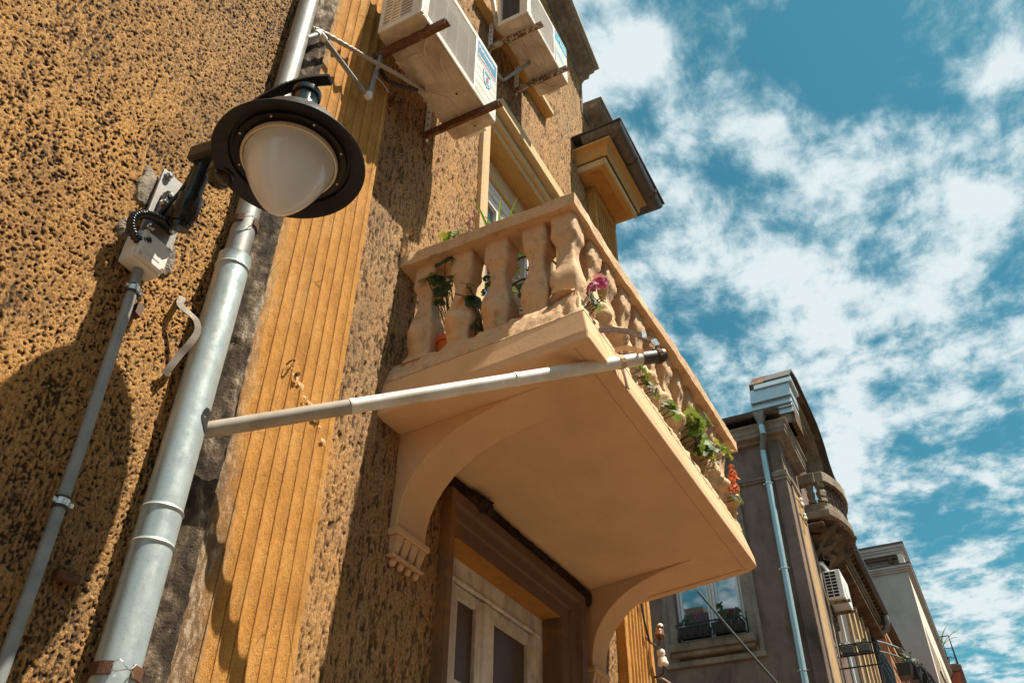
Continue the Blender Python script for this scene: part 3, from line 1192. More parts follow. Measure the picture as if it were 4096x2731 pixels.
# ================================================================== BALCONY (part of the house)
ZB, ZTP = 3.620, 3.800
poly = [(2.475, 2.03), (2.392, .955), (4.800, .955), (4.855, 1.02), (5.105, 2.03)]
top = [(2.495, 2.03), (2.425, .985), (4.700, .985), (4.80, 1.10), (5.06, 2.03)]
mid = [(2.478, 2.03), (2.398, .958), (4.790, .958), (4.85, 1.03), (5.095, 2.03)]
bm_ = MB()
n = 5
vs = [(x, y, ZB) for x, y in poly] + [(x, y, ZB + .05) for x, y in mid] + [(x, y, ZTP) for x, y in top]
fs = [list(range(n))[::-1], list(range(2 * n, 3 * n))]
for k in range(2):
    for i in range(n):
        j = (i + 1) % n
        fs.append((k * n + i, k * n + j, (k + 1) * n + j, (k + 1) * n + i))
bm_.add(vs, fs)
BAL = bm_.build('balcony', 'tan', house, bevel=.008, label='tan painted balcony slab with weathered balustrade')
# drip line under the front and far edge
MB().box(2.43, 4.80, 1.028, 1.038, 3.6145, 3.6205).build('drip_edge', 'tan', BAL)
MB().bar((4.790, 1.04, 3.6175), (5.02, 1.97, 3.6175), .01, .006).build('drip_edge', 'tan', BAL)


def lerp(a, b, t):
    return a + (b - a) * t


# rough mortar kerb that carries the balusters: one sweep round the corner
KP = [(-.002, 3.796), (.004, 3.815), (.013, 3.838), (.024, 3.860), (.040, 3.888), (.052, 3.915), (.066, 3.940), (.10, 3.952), (.15, 3.954), (.18, 3.93), (.19, 3.80)]
kpath = []
for k in range(150):
    t = k / 149
    kpath.append((lerp(2.494, 2.426, t), lerp(2.0, .985, t), 1., max(0., (t - .94) / .06)))
for k in range(1, 300):
    t = k / 299
    kpath.append((lerp(2.426, 4.70, t), .985, max(0., 1 - t / .025), 1.))


def kerb_fn(u, v):
    x0_, y0_, nx, ny = kpath[min(len(kpath) - 1, round(u * (len(kpath) - 1)))]
    i = min(10, round(v * 10))
    o, z = KP[i]
    x, y = x0_ + nx * o, y0_ + ny * o
    corner = math.exp(-((x0_ - 2.45) ** 2 + (y0_ - 1.0) ** 2) / .012)
    mound = 1 if 2 < i < 10 else 0
    z += mound * corner * .045
    q = Vector((x0_ * 17, y0_ * 17, z * 17))
    k = 1 if 0 < i < 9 else 0
    a = sm_noise(q, 2) * .011 + sm_noise(q * 2.7, 8) * .008 + abs(sm_noise(q * 1.4, 5)) * .008 * (i > 3)
    return (x - nx * k * a, y - ny * k * a, z + k * (sm_noise(q, 6) * .010 + sm_noise(q * 3.1, 9) * .006))


MB().grid(kerb_fn, len(kpath), 11).build('kerb', 'tan_rough', BAL, smooth=2, fix=False)
MB().box(2.62, 4.78, 1.19, 2.0, 3.80, 3.86).build('floor', 'mortar', BAL)
# handrail
def rail(path, w_out, w_in, name):
    """path: list of (outer xy, inner xy, z_top, thickness)"""
    vs = []
    N = 8
    for (o, i_, zt, th) in path:
        ox, oy = o
        ix, iy = i_
        vs += [(ox, oy, zt - th), (ox, oy, zt - .012), (ox + (ix - ox) * .06, oy + (iy - oy) * .06, zt), (ox + (ix - ox) * .94, oy + (iy - oy) * .94, zt), (ix, iy, zt - .012), (ix, iy, zt - th)]
    fs = []
    m = 6
    for k in range(len(path) - 1):
        for i in range(m):
            j = (i + 1) % m
            fs.append((k * m + i, k * m + j, (k + 1) * m + j, (k + 1) * m + i))
    fs.append(list(range(m)))
    fs.append(list(range((len(path) - 1) * m, len(path) * m))[::-1])
    return vs, fs


NP = 40
path = []
for k in range(NP + 1):
    t = k / NP
    y = lerp(2.01, 1.033, t)
    path.append(((2.507, y), (2.685, lerp(2.01, 1.215, t)), 4.600, .082))
for k in range(1, 91):
    t = k / 90
    zt = 4.600 - .052 * t - .006 * math.sin(t * 9)
    path.append(((lerp(2.507, 4.925, t), lerp(1.033, .972, t) + .006 * math.sin(t * 7)), (lerp(2.685, 4.925, t), lerp(1.215, 1.15, t)), zt, .080 + .006 * math.sin(t * 13)))
vs, fs = rail(path, 0, 0, '')
hr = MB().add(vs, fs)
out_v = []
for p in hr.v:
    v = Vector(p)
    q = v * 26
    out_v.append((v.x + sm_noise(q, 1) * .0035, v.y + sm_noise(q, 2) * .0035, v.z + sm_noise(q, 3) * .003))
hr.v = out_v
hr.build('handrail', 'tan_rough', BAL, smooth=True, label='chipped tan handrail along two sides')


# balusters: square vase shapes thick with old paint
def baluster_mesh(seed, lumpy, boss):
    b_ = MB()
    prof = [(0, .076), (.03, .074), (.05, .065), (.09, .056), (.15, .060), (.22, .067), (.30, .070), (.38, .066), (.46, .051), (.53, .043), (.60, .0385), (.66, .040), (.71, .047), (.745, .057), (.755, .0625), (.80, .063), (1., .062)]
    nr = 44
    ns = 10
    H = .605
    P = np.array(prof)
    rows = []
    na = 4 * ns
    for j in range(nr):
        t = j / (nr - 1)
        hw = float(np.interp(t, P[:, 0], P[:, 1]))
        for s_ in range(4):
            for k in range(ns):
                w = -1 + 2 * k / ns
                cut = .07 if k == 0 else 0
                bx, by = ((w, -1), (1, w), (-w, 1), (-1, -w))[s_]
                bx, by = bx * (1 - cut), by * (1 - cut)
                x, y = bx * hw, by * hw
                q = Vector((bx * 1.6, by * 1.6, t * 7.5))
                d = sm_noise(q, seed) * .0035 * lumpy + sm_noise(q * 2.6, seed + 5) * .0030 * lumpy + sm_noise(q * 6, seed + 7) * .0018 * lumpy
                edge_ = max(0., abs(bx * by) - .62) / .38
                chip_ = max(0., sm_noise(Vector((bx, by, t * 11)), seed + 13) - .15) * .020 * edge_ * min(1.6, lumpy + .5)
                x += bx * (d - chip_)
                y += by * (d - chip_)
                if s_ == 0:                       # moulded boss on the outward face
                    r2 = (w / .80) ** 2 + ((t - .245) / .105) ** 2
                    if r2 < 1:
                        y -= boss * (1 - r2) ** .55 * (1 + .28 * sm_noise(q * 3, seed + 3))
                    r2 = (w / .7) ** 2 + ((t - .115) / .05) ** 2
                    if r2 < 1:
                        y -= boss * .55 * (1 - r2) ** .6
                rows.append((x, y, t * H))
    fs_ = []
    for j in range(nr - 1):
        for k in range(na):
            k2 = (k + 1) % na
            fs_.append((j * na + k, j * na + k2, (j + 1) * na + k2, (j + 1) * na + k))
    fs_.append(list(range(na))[::-1])
    fs_.append(list(range((nr - 1) * na, nr * na)))
    b_.add(rows, fs_)
    me = mesh_only(b_, 'baluster', 'tan_rough')
    me.set_sharp_from_angle(angle=R(42))
    return me


BM = [baluster_mesh(sd, l, bo) for sd, l, bo in ((1, .30, .040), (4, .34, .040), (8, .30, .036), (5, .30, .008))]
BF = [baluster_mesh(sd, 1.4, .050) for sd in (12, 17, 23, 31)]
for k, y in enumerate((1.870, 1.662, 1.470, 1.268)):
    put(BM[k], 'baluster', BAL, (2.613, y, 3.925), (0, 0, -R(90) + R(random.uniform(-3, 3))), (1.02, 1.0, 1.0))
put(baluster_mesh(40, .6, .010), 'corner_post', BAL, (2.605, 1.118, 3.925), (0, 0, R(2)), (1.02, 1.0, 1.0))
for k in range(11):
    x = 2.800 + k * .1935
    put(BF[k % 4], 'baluster', BAL, (x, 1.118 - .003 * k, 3.920 - .004 * k), (0, R(random.uniform(-1.5, 1.5)), R(random.uniform(-6, 6))), (1.0, 1.0, 1.0))


# brackets under the slab
BP = [(1.962, 3.160), (1.958, 3.235), (1.944, 3.302), (1.918, 3.360), (1.880, 3.415), (1.826, 3.468), (1.760, 3.513), (1.68, 3.550), (1.58, 3.580), (1.46, 3.600), (1.34, 3.612), (1.235, 3.6215)]


def bracket(x0, x1, prof, sk):
    pl = [(2.02, 3.150)] + prof + [(2.02, 3.6215)]
    pl = [(y, z) for y, z in pl]
    return MB().prism(pl, lambda y, z: (x0 - (2 - y) * sk, y, z), lambda y, z: (x1 - (2 - y) * sk, y, z))


def taper_dentil(par, x0, x1, y0, z0):
    m_ = MB().box(x0 - .012, x1 + .012, y0 - .012, 2.0, z0 - .012, z0 + .016)
    m_.build('impost', 'tan', par, bevel=.005)
    w = (x1 - x0) / 4
    for k in range(4):
        a = x0 + k * w
        MB().hexa([(a + .012, y0 + .02, z0 - .095), (a + w - .012, y0 + .02, z0 - .095), (a + w - .012, 2.0, z0 - .095), (a + .012, 2.0, z0 - .095),
                   (a + .003, y0 - .004, z0 - .013), (a + w - .003, y0 - .004, z0 - .013), (a + w - .003, 2.0, z0 - .013), (a + .003, 2.0, z0 - .013)]).build('dentil', 'tan_rough', par, bevel=.004)
        MB().lathe([(0.001, -.140), (.010, -.138), (.016, -.129), (.017, -.118), (.012, -.109), (.011, -.104)], (a + w / 2, y0 + .03, z0), (0, 0, 1), 10).build('peg', 'tan_rough', par, smooth=2)
    MB().box(x0 - .004, x1 + .004, y0 + .006, 2.0, z0 - .106, z0 - .0955).build('dentil_plate', 'tan_rough', par, bevel=.003)


BR1 = bracket(2.658, 2.878, BP, .08).build('bracket', 'tan', BAL, bevel=.007, smooth=True, label='curved tan bracket nearer the rainwater pipe')
taper_dentil(BAL, 2.655, 2.878, 1.955, 3.150)
BP2 = [(y + .0, z + .0) for y, z in BP]
BR2 = bracket(4.695, 4.900, BP2, .235).build('bracket', 'tan', BAL, bevel=.007, smooth=True, label='curved tan bracket at the far end of the slab')
taper_dentil(BAL, 4.685, 4.892, 1.955, 3.150)

# ================================================================== RAINWATER PIPE
pipe = thing('rainwater_pipe', 'galvanised rainwater pipe clamped beside the fluted pilaster', 'drainpipe', (1.496, 1.936, 0))
PX, PY = 1.496, 1.936


def ringed(z0, z1, r, beads, taper=0.):
    p = []
    zz_ = sorted(set([z0, z1] + [b + d for b in beads for d in (-.016, -.010, -.007, -.0035, 0, .0035, .007, .010, .016) if z0 <= b + d <= z1]))
    for z in zz_:
        rr = r + taper * (z - z0)
        for b in beads:
            d = abs(z - b)
            if d < .0069:
                rr += .0045 * (1 - d / .007)
        p.append((rr, z))
    return p


MB().lathe(ringed(0.1, 2.715, .0585, (2.60, 2.705)), (PX, PY, 0), n=40, caps=True).build('lower_section', 'zinc', pipe, smooth=True)
MB().lathe(ringed(2.70, 3.690, .0568, (3.645,)) + [(.0585, 3.700), (.056, 3.702), (.052, 3.69)], (PX, PY, 0), n=40, caps=True).build('main_section', 'zinc', pipe, smooth=True)
MB().lathe([(.0440, 3.60), (.0440, 7.5)], (PX + .004, PY + .006, 0), n=32, caps=True).build('upper_section', 'zinc_old', pipe, smooth=True, label='older dull upper length')
# rusty pipe hooks with wire
for (z, r, nm) in ((2.255, .0605, 0), (3.875, .0465, 1)):
    g = MB()
    cx = PX + (.004 if nm else 0)
    cy = PY + (.006 if nm else 0)
    gap0, gap1 = R(215), R(262)                        # open at the front left, closed with wire
    a0, a1 = R(-30), R(215)
    for (s0, s1) in ((R(268), R(360 + 222)),):
        k = 30
        for i in range(k):
            t0 = s0 + (s1 - s0) * i / k
            t1 = s0 + (s1 - s0) * (i + 1) / k
            p0 = (cx + math.cos(t0) * (r + .002), cy + math.sin(t0) * (r + .002), z)
            p1 = (cx + math.cos(t1) * (r + .002), cy + math.sin(t1) * (r + .002), z)
            g.bar(p0, p1, .004, .032)
    for t in (R(268), R(222)):
        continue
        p0 = (cx + math.cos(t) * r, cy + math.sin(t) * r, z)
        p1 = (cx + math.cos(t) * (r + .022), cy + math.sin(t) * (r + .022), z)
        g.bar(p0, p1, .004, .034)
    H_ = g.build('pipe_hook', 'rust', pipe)
    w = MB()
    for dz in (-.008, .006):
        pts = []
        for i in range(9):
            t = R(222) + R(46) * i / 8
            rr = r + .012 + .010 * math.sin(math.pi * i / 8)
            pts.append((cx + math.cos(t) * rr, cy + math.sin(t) * rr, z + dz + .010 * math.sin(i * .9) * (1 if dz > 0 else -.4)))
        w.tube(pts, .0016, 6)
    w.build('tie_wire', 'steel', H_)
# dark disc on the pipe, painting the shade inside the overflow pipe's hole
ho = MB()
pts = []
for i in range(16):
    a = 2 * math.pi * i / 16
    u = math.cos(a) * .036
    v_ = math.sin(a) * (.038 + .006 * math.sin(3 * a))
    t = R(-58) + u / .0575
    pts.append((PX + math.cos(t) * .0592, PY + math.sin(t) * .0592, 3.022 + v_))
ho.add([(PX + math.cos(R(-58)) * .0597, PY + math.sin(R(-58)) * .0597, 3.022)] + pts, [(0, 1 + i, 1 + (i + 1) % 16) for i in range(16)])
ho.build('hole_shade_disc', 'dark', pipe)

# ================================================================== OVERFLOW PIPE from the balcony
S0 = Vector((1.545, 1.930, 3.004))
S1 = Vector((2.800, .790, 3.753))
ov = thing('overflow_pipe', 'white plastic overflow pipe slanting under the balcony corner', 'pipe', S0)
D_ = S1 - S0


def along(t):
    return S0 + D_ * t


MB().tube([along(0), along(.27)], .0265, 20).build('coupling', 'pvc_grey', ov, smooth=True, label='greyer first length')
MB().tube([along(.262), along(.268), along(.272), along(.62)], [.0285, .0285, .0265, .0265], 20).build('pipe_length', 'pvc', ov, smooth=True)
MB().tube([along(.612), along(.617), along(.625), along(.95)], [.029, .029, .0265, .0265], 20).build('pipe_length', 'pvc', ov, smooth=True)
MB().tube([along(.935), along(.94), along(.955), along(.97), along(.985), along(1.0), along(1.002)], [.0265, .0285, .029, .0285, .0292, .029, .024], 20).build('taped_end', 'gutter', ov, smooth=True)
st = MB()
sp = [(2.560, .975, 3.782), (2.60, .93, 3.800), (2.650, .89, 3.812), (2.69, .855, 3.808), (2.715, .83, 3.797), (2.735, .815, 3.800), (2.755, .805, 3.780), (2.785, .80, 3.782)]
for a, c in zip(sp[:-1], sp[1:]):
    st.bar(a, c, .004, .024, up=(.2, -.3, 1))
for k in range(14):
    t0, t1 = 2 * math.pi * k / 14, 2 * math.pi * (k + 1) / 14
    u, w_ = frame(D_)
    c0 = along(.985)
    st.bar(c0 + (u * math.cos(t0) + w_ * math.sin(t0)) * .0315, c0 + (u * math.cos(t1) + w_ * math.sin(t1)) * .0315, .022, .003, up=tuple(u * math.cos(t0) + w_ * math.sin(t0)))
st.build('hanger_strap', 'rust', ov)
s2 = MB()
for p, q in (((2.688, .838, 3.803), (2.702, .824, 3.803)), ((2.738, .806, 3.80), (2.752, .798, 3.775))):
    s2.bar(p, q, .006, .034)
s2.build('strap_clip', 'steel', ov)
s2 = MB()
for a, c in zip([(2.70, .965, 3.772), (2.705, .92, 3.775), (2.70, .87, 3.74), (2.66, .83, 3.69)][:-1], [(2.705, .92, 3.775), (2.70, .87, 3.74), (2.66, .83, 3.69)]):
    s2.bar(a, c, .003, .022)
for k in range(12):
    t0, t1 = 2 * math.pi * k / 12, 2 * math.pi * (k + 1) / 12
    c0 = along(.88)
    s2.bar(c0 + (u * math.cos(t0) + w_ * math.sin(t0)) * .0285, c0 + (u * math.cos(t1) + w_ * math.sin(t1)) * .0285, .022, .002, up=tuple(u * math.cos(t0) + w_ * math.sin(t0)))
s2.build('hanger_strap', 'tan', ov, label='painted strap')
# slack strip hanging across the fascia below the pipe
MB().hexa([(2.772, .944, 3.622), (2.790, .944, 3.622), (2.790, .951, 3.622), (2.772, .951, 3.622), (2.760, .958, 3.74), (2.778, .958, 3.74), (2.778, .966, 3.74), (2.760, .966, 3.74)]).build('drip_strip', 'hose', BAL)

# ================================================================== STREET LAMP
LX, LY, LZ = 1.236, 1.476, 3.704
lamp = thing('street_lamp', 'black wall street lamp with a white conical globe', 'street lamp', (1.2, 1.99, 3.53))
pl = MB()
for (x0, x1, z0, z1) in ((1.140, 1.268, 3.515, 3.835),):
    pl.box(x0, x1, 1.962, 1.974, z0, z1)
pl.build('mounting_plate', 'darksteel', lamp, bevel=.003)
bolt = MB().lathe([(.0, -.014), (.007, -.0135), (.0125, -.010), (.0125, .0), (.015, .0), (.015, .003)], (0, 0, 0), (0, 1, 0), 6)
bme = mesh_only(bolt, 'bolt', 'steel', False)
for (x, z) in ((1.160, 3.812), (1.162, 3.565), (1.252, 3.54), (1.178, 3.715), (1.165, 3.67), (1.228, 3.605)):
    put(bme, 'bolt', lamp, (x, 1.957 if z > 3.8 or z < 3.57 else 1.935, z))
m = MB()
m.box(1.162, 1.245, 1.930, 1.961, 3.60, 3.735)
m.build('clamp_base', 'blackgloss', lamp, bevel=.006)
m = MB()
m.tube([(1.205, 1.935, 3.640), (1.208, 1.895, 3.655)], [.040, .042], 20)
m.build('clamp_socket', 'blackgloss', lamp, smooth=True)
m = MB()
m.tube([(1.210, 1.875, 3.590), (1.207, 1.868, 3.615), (1.2065, 1.866, 3.62), (1.199, 1.852, 3.690), (1.198, 1.851, 3.694)], [.034, .036, .040, .040, .036], 24)
m.build('clamp_sleeve', 'blackgloss', lamp, smooth=True)
m = MB()
m.tube([(1.213, 1.88, 3.570), (1.185, 1.825, 3.79), (1.172, 1.80, 3.845)], .029, 24)
m.build('arm_tube', 'blackgloss', lamp, smooth=True)
m = MB()
m.hexa([(1.125, 1.85, 3.800), (1.200, 1.83, 3.800), (1.21, 1.70, 3.800), (1.145, 1.70, 3.800), (1.125, 1.85, 3.875), (1.200, 1.83, 3.875), (1.21, 1.70, 3.875), (1.145, 1.70, 3.875)])
m.build('elbow_box', 'blackgloss', lamp, bevel=.014)
# flat swan arm that rises over the hood
arm = catmull([(1.165, 1.76, 3.86), (1.160, 1.70, 3.950), (1.176, 1.62, 4.030), (1.198, 1.54, 4.082), (1.222, 1.47, 4.102), (1.240, 1.415, 4.100), (1.246, 1.390, 4.092)], 6)
m = MB()
for a, c in zip(arm[:-1], arm[1:]):
    m.bar(a, c, .038, .016, up=(0, .5, 1))
m.build('swan_arm', 'black', lamp, bevel=.003)
# hood
hood = [(.060, .205), (.095, .190), (.150, .135), (.185, .060), (.196, .028), (.236, .004), (.2405, -.004), (.238, -.010), (.228, -.007), (.196, .010), (.192, .012), (.188, .022), (.178, .024), (.176, .014), (.158, .012), (.150, .016), (.134, .018)]
MB().lathe(hood, (LX, LY, LZ), n=72).build('hood', 'black', lamp, smooth=True)
neck = [(.062, .19), (.048, .215), (.042, .225), (.042, .327), (.0485, .329), (.050, .335), (.050, .352), (.046, .357), (.020, .365), (.0, .367)]
MB().lathe(neck, (LX, LY, LZ), n=40).build('neck', 'blackgloss', lamp, smooth=True)
MB().lathe([(.145, .006), (.152, .006), (.1525, -.003), (.150, -.009), (.145, -.010), (.142, -.003)], (LX, LY, LZ), n=64).build('globe_ring', 'ring', lamp, smooth=True)
gl = []
for k in range(25):
    t = k / 24
    h = .016 - .252 * t
    r = .1435 * (max(0., 1 - t ** 1.5)) ** .72
    gl.append((r, h))
MB().lathe(gl, (LX, LY, LZ), n=72).build('globe', 'globe', lamp, smooth=2)
sc = MB().lathe([(0, -.003), (.0045, -.003), (.006, .0), (.006, .002)], (0, 0, 0), (0, 0, 1), 8)
sme = mesh_only(sc, 'screw', 'ring', False)
for k in range(8):
    a = R(20 + 45 * k)
    put(sme, 'screw', lamp, (LX + .168 * math.cos(a), LY + .168 * math.sin(a), LZ + .011), None, .65)
# power cable tied along the arm
cb = MB().tube(catmull([(1.150, 1.80, 3.862), (1.162, 1.835, 3.80), (1.170, 1.865, 3.73), (1.166, 1.895, 3.665), (1.160, 1.93, 3.615), (1.168, 1.94, 3.585)], 5), .0065, 8)
tag(cb.build('power_cable', 'cable', smooth=True), 'thin black cable tied along the lamp arm', 'cable')
# corrugated conduit
ho_pts = catmull([(1.153, 1.915, 3.478), (1.120, 1.925, 3.462), (1.092, 1.930, 3.486), (1.085, 1.930, 3.525), (1.105, 1.930, 3.562), (1.142, 1.925, 3.583), (1.180, 1.92, 3.595)], 16)
rs = []
pp = []
for i, p in enumerate(ho_pts):
    pp.append(p)
    rs.append(.0155 if i % 4 < 2 else .0122)
tag(MB().tube(pp, rs, 12).build('corrugated_hose', 'blackgloss', smooth=2), 'black corrugated hose looped from the junction box to the lamp plate', 'hose')

# surveillance camera under the elbow
cctv = thing('security_camera', 'black dome camera tucked behind the lamp rim', 'camera', (1.182, 1.715, 3.70))
MB().lathe([(.012, .10), (.030, .092), (.040, .055), (.044, .02), (.044, .0), (.040, -.004), (.036, -.002)], (1.182, 1.715, 3.70), n=28).build('housing', 'blackgloss', cctv, smooth=True)
dm = G('smoked_dome')
M['smoke'] = dm.fin((.05, .035, .025), .05, 0, None, .6, Transmission_Weight=.55)
MB().lathe([(.040 * math.cos(t), -.040 * math.sin(t)) for t in [R(a) for a in range(0, 91, 10)]], (1.182, 1.715, 3.70), n=28).build('dome', 'smoke', cctv, smooth=2)
MB().lathe([(.0, -.022), (.012, -.022), (.012, .01), (.02, .012)], (1.182, 1.715, 3.70), (.2, .5, .8), n=14).build('lens', 'steel', cctv, smooth=True)

# junction box
jb = thing('junction_box', 'light grey junction box at the top of the grey conduit', 'junction box', (1.18, 1.99, 3.40))
MB().box(1.120, 1.235, 1.925, 1.990, 3.395, 3.510).build('box', 'whiteplastic', jb, bevel=.008)
ld = MB().box(1.124, 1.231, 1.908, 1.9245, 3.399, 3.506).build('lid', 'whiteplastic', jb, bevel=.006)
m = MB()
m.box(1.150, 1.205, 1.9065, 1.908, 3.425, 3.48)
m.build('embossed_panel', 'whiteplastic', jb, bevel=.003)
for (x, z) in ((1.133, 3.408), (1.222, 3.408), (1.133, 3.497), (1.222, 3.497)):
    put(sme, 'screw', jb, (x, 1.907, z), (R(90), 0, 0))

# conduit
cd = thing('conduit', 'grey metal conduit running down the rough wall from the junction box', 'conduit', (1.2, 1.96, 0))
cp = [(1.176, 1.958, 3.44), (1.185, 1.958, 3.30), (1.204, 1.958, 2.77), (1.208, 1.958, 2.60), (1.214, 1.958, 2.2), (1.220, 1.958, .2)]
MB().tube(cp, .0165, 18).build('tube', 'conduit', cd, smooth=True)
for (x, z) in ((1.186, 3.318), (1.2085, 2.608)):
    c_ = MB().tube([(x - .0004, 1.958, z - .009), (x, 1.958, z + .009)], .0205, 20).build('clamp', 'steel', cd, smooth=True)
    r_ = MB()
    r_.tube([(x, 1.958, z - .016), (x, 1.958, z - .010)], .0195, 18)
    r_.tube([(x, 1.958, z + .010), (x, 1.958, z + .016)], .0195, 18)
    r_.build('rubber_liner', 'cable', c_, smooth=True)
    s_ = MB()
    s_.box(x - .030, x - .018, 1.952, 1.964, z - .007, z + .007)
    s_.build('clamp_lug', 'steel', c_, bevel=.002)
    s_ = MB().box(x + .018, x + .030, 1.948, 1.966, z - .007, z + .007)
    s_.build('clamp_lug', 'steel', c_, bevel=.002)

# bent steel strap hanging off the wall
stp = catmull([(1.372, 1.985, 3.446), (1.362, 1.965, 3.420), (1.356, 1.958, 3.388), (1.386, 1.945, 3.372), (1.412, 1.930, 3.352), (1.426, 1.925, 3.315), (1.416, 1.930, 3.262), (1.404, 1.945, 3.215), (1.392, 1.955, 3.165), (1.386, 1.965, 3.130)], 5)
m = MB()
vs = []
for i, p in enumerate(stp):
    t = (stp[min(i + 1, len(stp) - 1)] - stp[max(i - 1, 0)]).normalized()
    w_ = Vector((.93, -.30, .18)).normalized()
    w_ = (w_ - t * w_.dot(t)).normalized() * .0115
    n_ = t.cross(w_).normalized() * .0012
    vs += [p - w_ - n_, p + w_ - n_, p + w_ + n_, p - w_ + n_]
fs = []
for i in range(len(stp) - 1):
    for k in range(4):
        fs.append((i * 4 + k, i * 4 + (k + 1) % 4, (i + 1) * 4 + (k + 1) % 4, (i + 1) * 4 + k))
m.add(vs, fs)
tag(m.build('bent_strap', 'strap_steel'), 'bent perforated steel strap sticking off the rough wall left of the pipe', 'strap')
tag(MB().bar((1.275, 1.985, 2.452), (1.335, 1.975, 2.447), .03, .022).jitter(.004, 60, 1).build('wall_hook', 'rust'), 'short dark iron stub in the wall beside the conduit', 'bracket')
tag(MB().hexa([(1.222, 1.965, 3.262), (1.245, 1.965, 3.255), (1.245, 1.99, 3.255), (1.222, 1.99, 3.262), (1.222, 1.965, 3.30), (1.245, 1.965, 3.30), (1.245, 1.99, 3.30), (1.222, 1.99, 3.30)]).build('wall_plug', 'iron_brown'), 'small brown wooden plug under the upper conduit clamp', 'plug')

# patches of bare mortar round the plate


def patch(cx, cz, rx, rz, seed, name='mortar_patch'):
    n_ = 26
    vs_ = [(cx, 1.984, cz)]
    for ring in (.5, .85, 1.0):
        for k in range(n_):
            a = 2 * math.pi * k / n_
            rr = ring * (1 + .22 * sm_noise(Vector((math.cos(a) * 2, math.sin(a) * 2, 1)), seed) + .10 * sm_noise(Vector((math.cos(a) * 6, math.sin(a) * 6, 1)), seed))
            y = {.5: 1.984, .85: 1.987, 1.: 2.004}[ring] + .008 * sm_noise(Vector((math.cos(a) * ring * 4, math.sin(a) * ring * 4, seed)), 2)
            vs_.append((cx + math.cos(a) * rx * rr, y, cz + math.sin(a) * rz * rr))
    fs_ = [(0, 1 + k, 1 + (k + 1) % n_) for k in range(n_)]
    for r_ in range(2):
        for k in range(n_):
            a = 1 + r_ * n_ + k
            b_ = 1 + r_ * n_ + (k + 1) % n_
            fs_.append((a, a + n_, b_ + n_, b_))
    return MB().add(vs_, fs_).build(name, 'mortar', house)


patch(1.122, 3.735, .040, .090, 3)
patch(1.280, 3.540, .036, .070, 8)
patch(1.108, 3.53, .030, .050, 5)
patch(.500, 3.565, .040, .10, 9)

# ================================================================== AIR CONDITIONERS
def ac_shell(t, x0, x1, y0, y1, z0, z1, gx0, gx1):
    """casing open at the front grille and at the left end"""
    m = MB()
    gz0, gz1 = z0 + .05, z1 - .045
    th = .012
    m.box(x0, x1, y0 + th, y1, z1 - .014, z1)                       # top
    m.box(gx1, x1, y0, y0 + th, z0 + .012, z1)                       # front, right of the grille
    m.box(x0, gx0, y0, y0 + th, z0 + .012, z1)
    m.box(gx0, gx1, y0, y0 + th, z0 + .012, gz0)
    m.box(gx0, gx1, y0, y0 + th, gz1, z1)
    m.box(x1 - th, x1, y0 + th, y1, z0 + .012, z1 - .014)            # right end
    m.box(x0, x0 + th, y0 + th, y0 + .070, z0 + .012, z1 - .014)     # left end, front post
    m.box(x0, x0 + th, y1 - .028, y1, z0 + .012, z1 - .014)
    m.box(x0, x0 + th, y0 + .070, y1 - .028, z0 + .012, z0 + .055)
    m.box(x0, x0 + th, y0 + .070, y1 - .028, z1 - .06, z1 - .014)
    m.box(x0 + .2, x1, y1 - .012, y1, z0 + .012, z1 - .014)          # back
    s = m.build('casing', 'ac', t, bevel=.0035)
    MB().box(gx0 - .005, gx1 + .01, y0 + .055, y0 + .075, z0 + .02, z1 - .02).build('fan_recess', 'dark', t)
    return s, gz0, gz1


def base_pan(t, x0, x1, y0, y1, z0, feats):
    p = MB()
    p.prism([(x0 + .02, y0), (x1 - .02, y0), (x1, y0 + .02), (x1, y1 - .02), (x1 - .02, y1), (x0 + .02, y1), (x0, y1 - .02), (x0, y0 + .02)],
            lambda x, y: (x, y, z0), lambda x, y: (x, y, z0 + .0118))
    b = p.build('base_pan', 'ac_under', t, bevel=.003)
    e = MB()
    for f in feats:
        if f[0] == 'o':
            e.lathe([(f[3] - .003, -.0), (f[3] - .002, -.0035), (f[3] + .002, -.0035), (f[3] + .003, 0)], (f[1], f[2], z0), n=18)
        elif f[0] == 'r':
            pts = catmull(f[1], 5)
            for a, c in zip(pts[:-1], pts[1:]):
                e.bar((a[0], a[1], z0 - .001), (c[0], c[1], z0 - .001), f[2], .010)
        elif f[0] == 'p':
            e.box(f[1], f[2], f[3], f[4], z0 - .006, z0 + .001)
    e.build('embossing', 'ac_grime', b, bevel=.0015, seg=1, kind='stuff')
    d = MB()
    for f in feats:
        if f[0] == 'h':
            d.box(f[1] - f[3], f[1] + f[3], f[2] - f[4], f[2] + f[4], z0 - .0015, z0 + .001)
    if d.v:
        d.build('punched_hole', 'dark', b)
    return b


